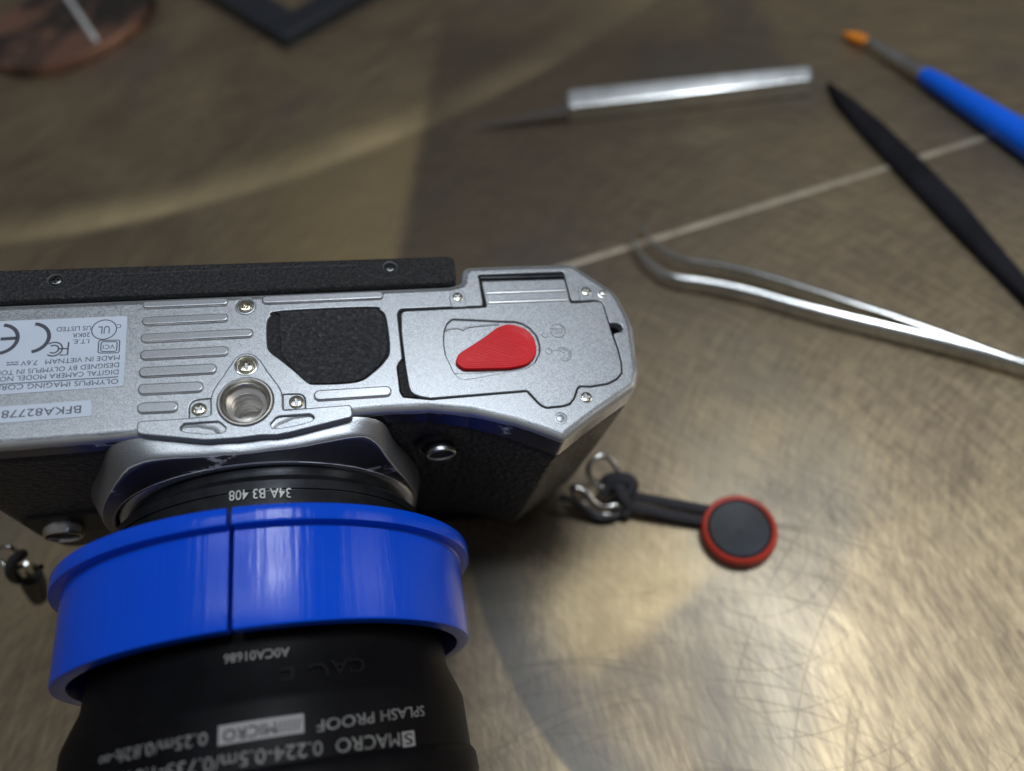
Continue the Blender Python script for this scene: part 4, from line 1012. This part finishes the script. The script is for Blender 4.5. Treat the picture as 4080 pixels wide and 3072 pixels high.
tube('clip_plate', [a, b], .6, M_LENSRING, LFT, seg=8)
tube('cord_stop', [UY(kl(*q), -5.5) for q in ((400, 960), (450, 1080), (520, 1260))], [2.6, 2.7, 2.2], M_BLACK, LFT, seg=14)

# ================================================================ TOOLS ON THE TABLE
def ribbon(name, top, thick, zc, hgt, mat, thing, parent=None, tilt=1.0):
    """a strip standing on edge: top = photo pixels along its upper edge"""
    n = len(top); V = []; Fc = []; pts = []
    raw = []
    for i, p in enumerate(top):
        t = i/(n-1); h = hgt(t); raw.append((W(p, zc+h/2), h))
    c = catmull([q[0] for q in raw], 5); hs = []
    for i in range(len(c)):
        t = i/(len(c)-1)*(n-1); k = min(int(t), n-2); hs.append(raw[k][1]+(raw[k+1][1]-raw[k][1])*(t-k))
    for i, q in enumerate(c):
        d = c[min(i+1, len(c)-1)]-c[max(i-1, 0)]; s_ = Vector((-d.y, d.x, 0)).normalized(); tt = i/(len(c)-1); w_ = (thick*(.45+.55*min(1, tt*3)))/2; h = hs[i]; b = min(.25, w_*.5)
        b = w_*.9
        sl = w_*.9*tilt
        for du, dz in ((-w_, h/2-sl-b*.5), (-w_*.8, h/2-sl-b*.1), (-w_*.5, h/2-sl*.75), (w_*.3, h/2-sl*.3), (w_*.8, h/2-b*.1), (w_, h/2-b*.5), (w_, -h/2+b*.4), (-w_, -h/2+b*.4)):
            V.append((q.x+s_.x*du, q.y+s_.y*du, zc+dz))
    for i in range(len(c)-1):
        for k in range(8): Fc.append((i*8+k, i*8+(k+1) % 8, (i+1)*8+(k+1) % 8, (i+1)*8+k))
    Fc.append(tuple(range(8))); Fc.append(tuple((len(c)-1)*8+k for k in range(8))[::-1])
    return mk(name, V, Fc, mat, thing, parent, 20)
ct = crop(2400, 800, .7595)
tw_end = W((4080, 1430), 8)
TW = Thing('curved_tweezers', 'silver tweezers with bent pointed tips, lying on their side on the table', 'tweezers', 'W', W((3200, 1200), 0))
near = [(140, 165), (165, 215), (215, 290), (275, 345), (350, 385), (430, 402), (560, 420), (700, 447), (850, 485), (1000, 530), (1300, 608), (1600, 680), (1900, 755), (2212, 842), (2700, 985)]
far = [(200, 120), (240, 190), (300, 240), (380, 285), (460, 306), (560, 318), (660, 335), (800, 368), (1000, 425), (1250, 505), (1500, 585), (1750, 672), (2000, 762), (2212, 835), (2700, 980)]
prof_h = lambda t: 1.2+3.4*min(1, (t/.5))**.8
M_TW = simple('tweezer_steel', (.68, .70, .70), 1, .21, nscale=40, nbump=.08, vary=.1)
ribbon('arm', [ct(*p) for p in near], 1.8, 4.0, prof_h, M_TW, TW)
ribbon('arm', [ct(*p) for p in far], 1.5, 4.0, prof_h, M_TW, TW, tilt=.15)

# silver tool
cs = crop(1800, 150, .72333)
A_, B_ = W(cs(640, 385), 7.0), W(cs(1985, 232), 7.0)
TL = Thing('flat_metal_tool', 'silver flat-sided metal handle narrowing to a dark pointed tip, lying behind the tweezers', 'hand tool', 'W', ((A_.x+B_.x)/2, (A_.y+B_.y)/2, 0))
d = (B_-A_); d.z = 0; Ltl = d.length; d.normalize(); s_ = Vector((-d.y, d.x, 0))
def boxloft(name, secs, mat, thing, bev=.5):
    V = []; Fc = []
    for t, y0, y1, z0, z1 in secs:
        p = A_+d*t
        for u, z_ in ((y0+bev, z0), (y1-bev, z0), (y1, z0+bev), (y1, z1-bev), (y1-bev*1.0, z1), (y0+bev, z1), (y0, z1-bev), (y0, z0+bev)):
            q = p+s_*u; V.append((q.x, q.y, z_))
    n = len(secs)
    for i in range(n-1):
        for k in range(8): Fc.append((i*8+k, i*8+(k+1) % 8, (i+1)*8+(k+1) % 8, (i+1)*8+k))
    Fc.append(tuple(range(8))[::-1]); Fc.append(tuple((n-1)*8+k for k in range(8)))
    return mk(name, V, Fc, mat, thing, None, 35)
def sloped(name, secs, mat):
    V = []; Fc = []
    for t, y0, y1, zf, zbk in secs:
        p = A_+d*t
        for u, z_ in ((y0+.3, .3), (y1-.3, .3), (y1, .8), (y1, zbk-.7), (y1-.5, zbk-.1), (y1-1.1, zbk), (y0+.9, zf+.35), (y0+.3, zf), (y0, zf-.5), (y0, .8)):
            q = p+s_*u; V.append((q.x, q.y, z_))
    n = len(secs); m_ = 10
    for i in range(n-1):
        for k in range(m_): Fc.append((i*m_+k, i*m_+(k+1) % m_, (i+1)*m_+(k+1) % m_, (i+1)*m_+k))
    Fc.append(tuple(range(m_))[::-1]); Fc.append(tuple((n-1)*m_+k for k in range(m_)))
    return mk(name, V, Fc, mat, TL, None, 14)
sloped('handle', [(0, 0, 7.6, 6.8, 9.2), (1, -.2, 8.0, 7.0, 9.8), (Ltl*.5, -.1, 7.4, 7.0, 9.6), (Ltl-2, .1, 6.4, 7.0, 9.2), (Ltl, .4, 6.0, 6.8, 8.9)], M_TW)
boxloft('neck', [(-1-Ltl*.42, 1.6, 2.1, 1.2, 1.6), (-Ltl*.28, 1.4, 3.2, 1.1, 2.6), (-7, .8, 5.0, 1.0, 4.0), (.5, .6, 5.8, .8, 4.8)], simple('dark_steel_neck', (.36, .34, .32), 1, .34, nscale=40, nbump=.1), TL, .2)

# black stick
cb = crop(3200, 0, .78)
BT = Thing('black_plastic_stick', 'flat black plastic stick with a pointed end, lying diagonally below the paintbrush', 'pry tool', 'W', W(cb(600, 900), 0))
L_ = [(122, 425), (165, 520), (285, 660), (480, 870), (745, 1150), (1150, 1560), (1520, 1950)]; R_ = [(150, 430), (270, 505), (420, 620), (620, 810), (820, 1010), (1128, 1385), (1500, 1820)]
V = []; Fc = []
for l, r in zip(L_, R_):
    a, b = W(cb(*l), 2.0), W(cb(*r), 3.0); m_ = (a+b)/2; e = (b-a)
    for t, z_ in ((0, .3), (0, 2.0), (.12, 3.0), (.88, 3.0), (1, 2.0), (1, .3)):
        q = a+e*t; V.append((q.x, q.y, z_))
for i in range(len(L_)-1):
    for k in range(6): Fc.append((i*6+k, (i+1)*6+k, (i+1)*6+(k+1) % 6, i*6+(k+1) % 6))
Fc.append(tuple(range(6))); Fc.append(tuple((len(L_)-1)*6+k for k in range(6))[::-1])
mk('shaft', V, Fc, simple('black_nylon', (.010, .010, .014), 0, .5, spec=.2, nscale=12, nbump=.15, vary=.4), BT, None, 30)

# paintbrush
BR = Thing('paintbrush', 'small paintbrush with orange bristles, silver ferrule and bright blue handle', 'paintbrush', 'W', W(cb(620, 390), 0))
def along(p0, p1, h0, h1): return W(cb(*p0), h0), W(cb(*p1), h1)
tip, f0 = along((198, 165), (330, 212), 1.6, 3.0); f1 = W(cb(612, 378), 3.6); h0 = W(cb(620, 388), 3.8); h1 = W(cb(1128, 705), 5.0); h2 = h1+(h1-h0)*1.2
h2.z = 6
def rodp(a, b, ts): return [a.lerp(b, t) for t in ts]
v, f = tube_data(rodp(tip, f0, (0, .15, .4, .7, 1)), [.25, 1.0, 2.1, 2.4, 1.9], 20, flat=.75)
mk('bristles', v, f, simple('orange_bristle', (.95, .28, .02), 0, .5, nscale=60, nbump=.6, vary=.25), BR, None, 60)
tube('ferrule', rodp(f0, f1, (0, .02, .3, .6, .93, .95, 1)), [1.5, 1.75, 2.0, 2.3, 2.6, 2.9, 2.7], M_TW, BR, seg=24)
tube('handle', rodp(f1, h2, (0, .02, .1, .25, .5, .8, 1)), [2.4, 3.0, 3.5, 4.1, 4.9, 5.6, 5.8], simple('glossy_blue_paint', (.0, .13, .85), 0, .3, nscale=20, nbump=.05, vary=.1), BR, seg=28)

# round copper lid, top left
P0, P1, P2 = W((0, 265), 5), W((330, 215), 5), W((602, -15), 5)
dd_ = 2*(P0.x*(P1.y-P2.y)+P1.x*(P2.y-P0.y)+P2.x*(P0.y-P1.y))
ux = ((P0.x**2+P0.y**2)*(P1.y-P2.y)+(P1.x**2+P1.y**2)*(P2.y-P0.y)+(P2.x**2+P2.y**2)*(P0.y-P1.y))/dd_
uy = ((P0.x**2+P0.y**2)*(P2.x-P1.x)+(P1.x**2+P1.y**2)*(P0.x-P2.x)+(P2.x**2+P2.y**2)*(P1.x-P0.x))/dd_
RL = math.hypot(P0.x-ux, P0.y-uy)
LID = Thing('round_copper_lid', 'round mottled copper brown lid cut off by the upper left corner of the photo', 'lid', 'W', (ux, uy, 0))
def lid_mat():
    m = NT('patinated_copper'); n1 = m.noise(2.0, 4, .6, dist=.6)
    m.set(m.mix(m.step(n1, .42, .60), (.055, .048, .044), (.36, .19, .13)), .75, .42); m.bump(m.noise(20, 3), .1, .003); return m.m
lathe_z('lid_disc', (ux, uy, 0), [(RL-.6, .1), (RL, .6), (RL, 4.2), (RL-.5, 5.0), (RL-1.6, 5.3), (RL-2.6, 5.0), (RL*.5, 5.0), (.01, 5.0)], lid_mat(), LID, seg=120)
a, b = W((235, -60), 6.4), W((385, 165), 6.4)
STRIPE = Thing('pale_stripe', 'short pale grey stripe added across the round copper lid', 'rod', 'W', ((a.x+b.x)/2, (a.y+b.y)/2, 5.05))  # tube added in place of a white streak on the lid
tube('stripe_body', [a, a.lerp(b, .3), a.lerp(b, .7), b.lerp(a, .02), b], [1.5, 1.5, 1.5, 1.4, .8], simple('pale_stripe_grey', (.62, .63, .64), 0, .4, nscale=20, nbump=.05, vary=.08), STRIPE, seg=14)

# dark square frame, top centre
FR = Thing('dark_square_frame', 'dark navy square frame, one corner showing at the top edge of the photo', 'frame', 'W', W((1123, 150), 0))
cn = W((1123, 150), 6); u1 = W((870, -3), 6)-cn; u2 = W((1400, -5), 6)-cn; u1.z = u2.z = 0; u1.normalize(); u2.normalize()
ci = W((1163, 40), 6); i1 = W((1050, -8), 6)-ci; i2 = W((1262, -8), 6)-ci
e_ = ci-cn
o1, o2 = cn+u1*120, cn+u2*120; oo = cn+u1*120+u2*120
ou = [cn, o2, oo, o1]
inn = [cn+(p-cn)*1 for p in (ci, ci+u2*(120-2*e_.dot(u2)), ci+u1*(120-2*e_.dot(u1))+u2*(120-2*e_.dot(u2)), ci+u1*(120-2*e_.dot(u1)))]
slab('frame_border', fillet([(p.x, p.y) for p in ou], 1.5, 3), 6, .1, .6, simple('navy_black_plastic', (.011, .015, .024), 0, .42, nscale=20, nbump=.05, vary=.2), FR, holes=[fillet([(p.x, p.y) for p in inn], 1, 3)])
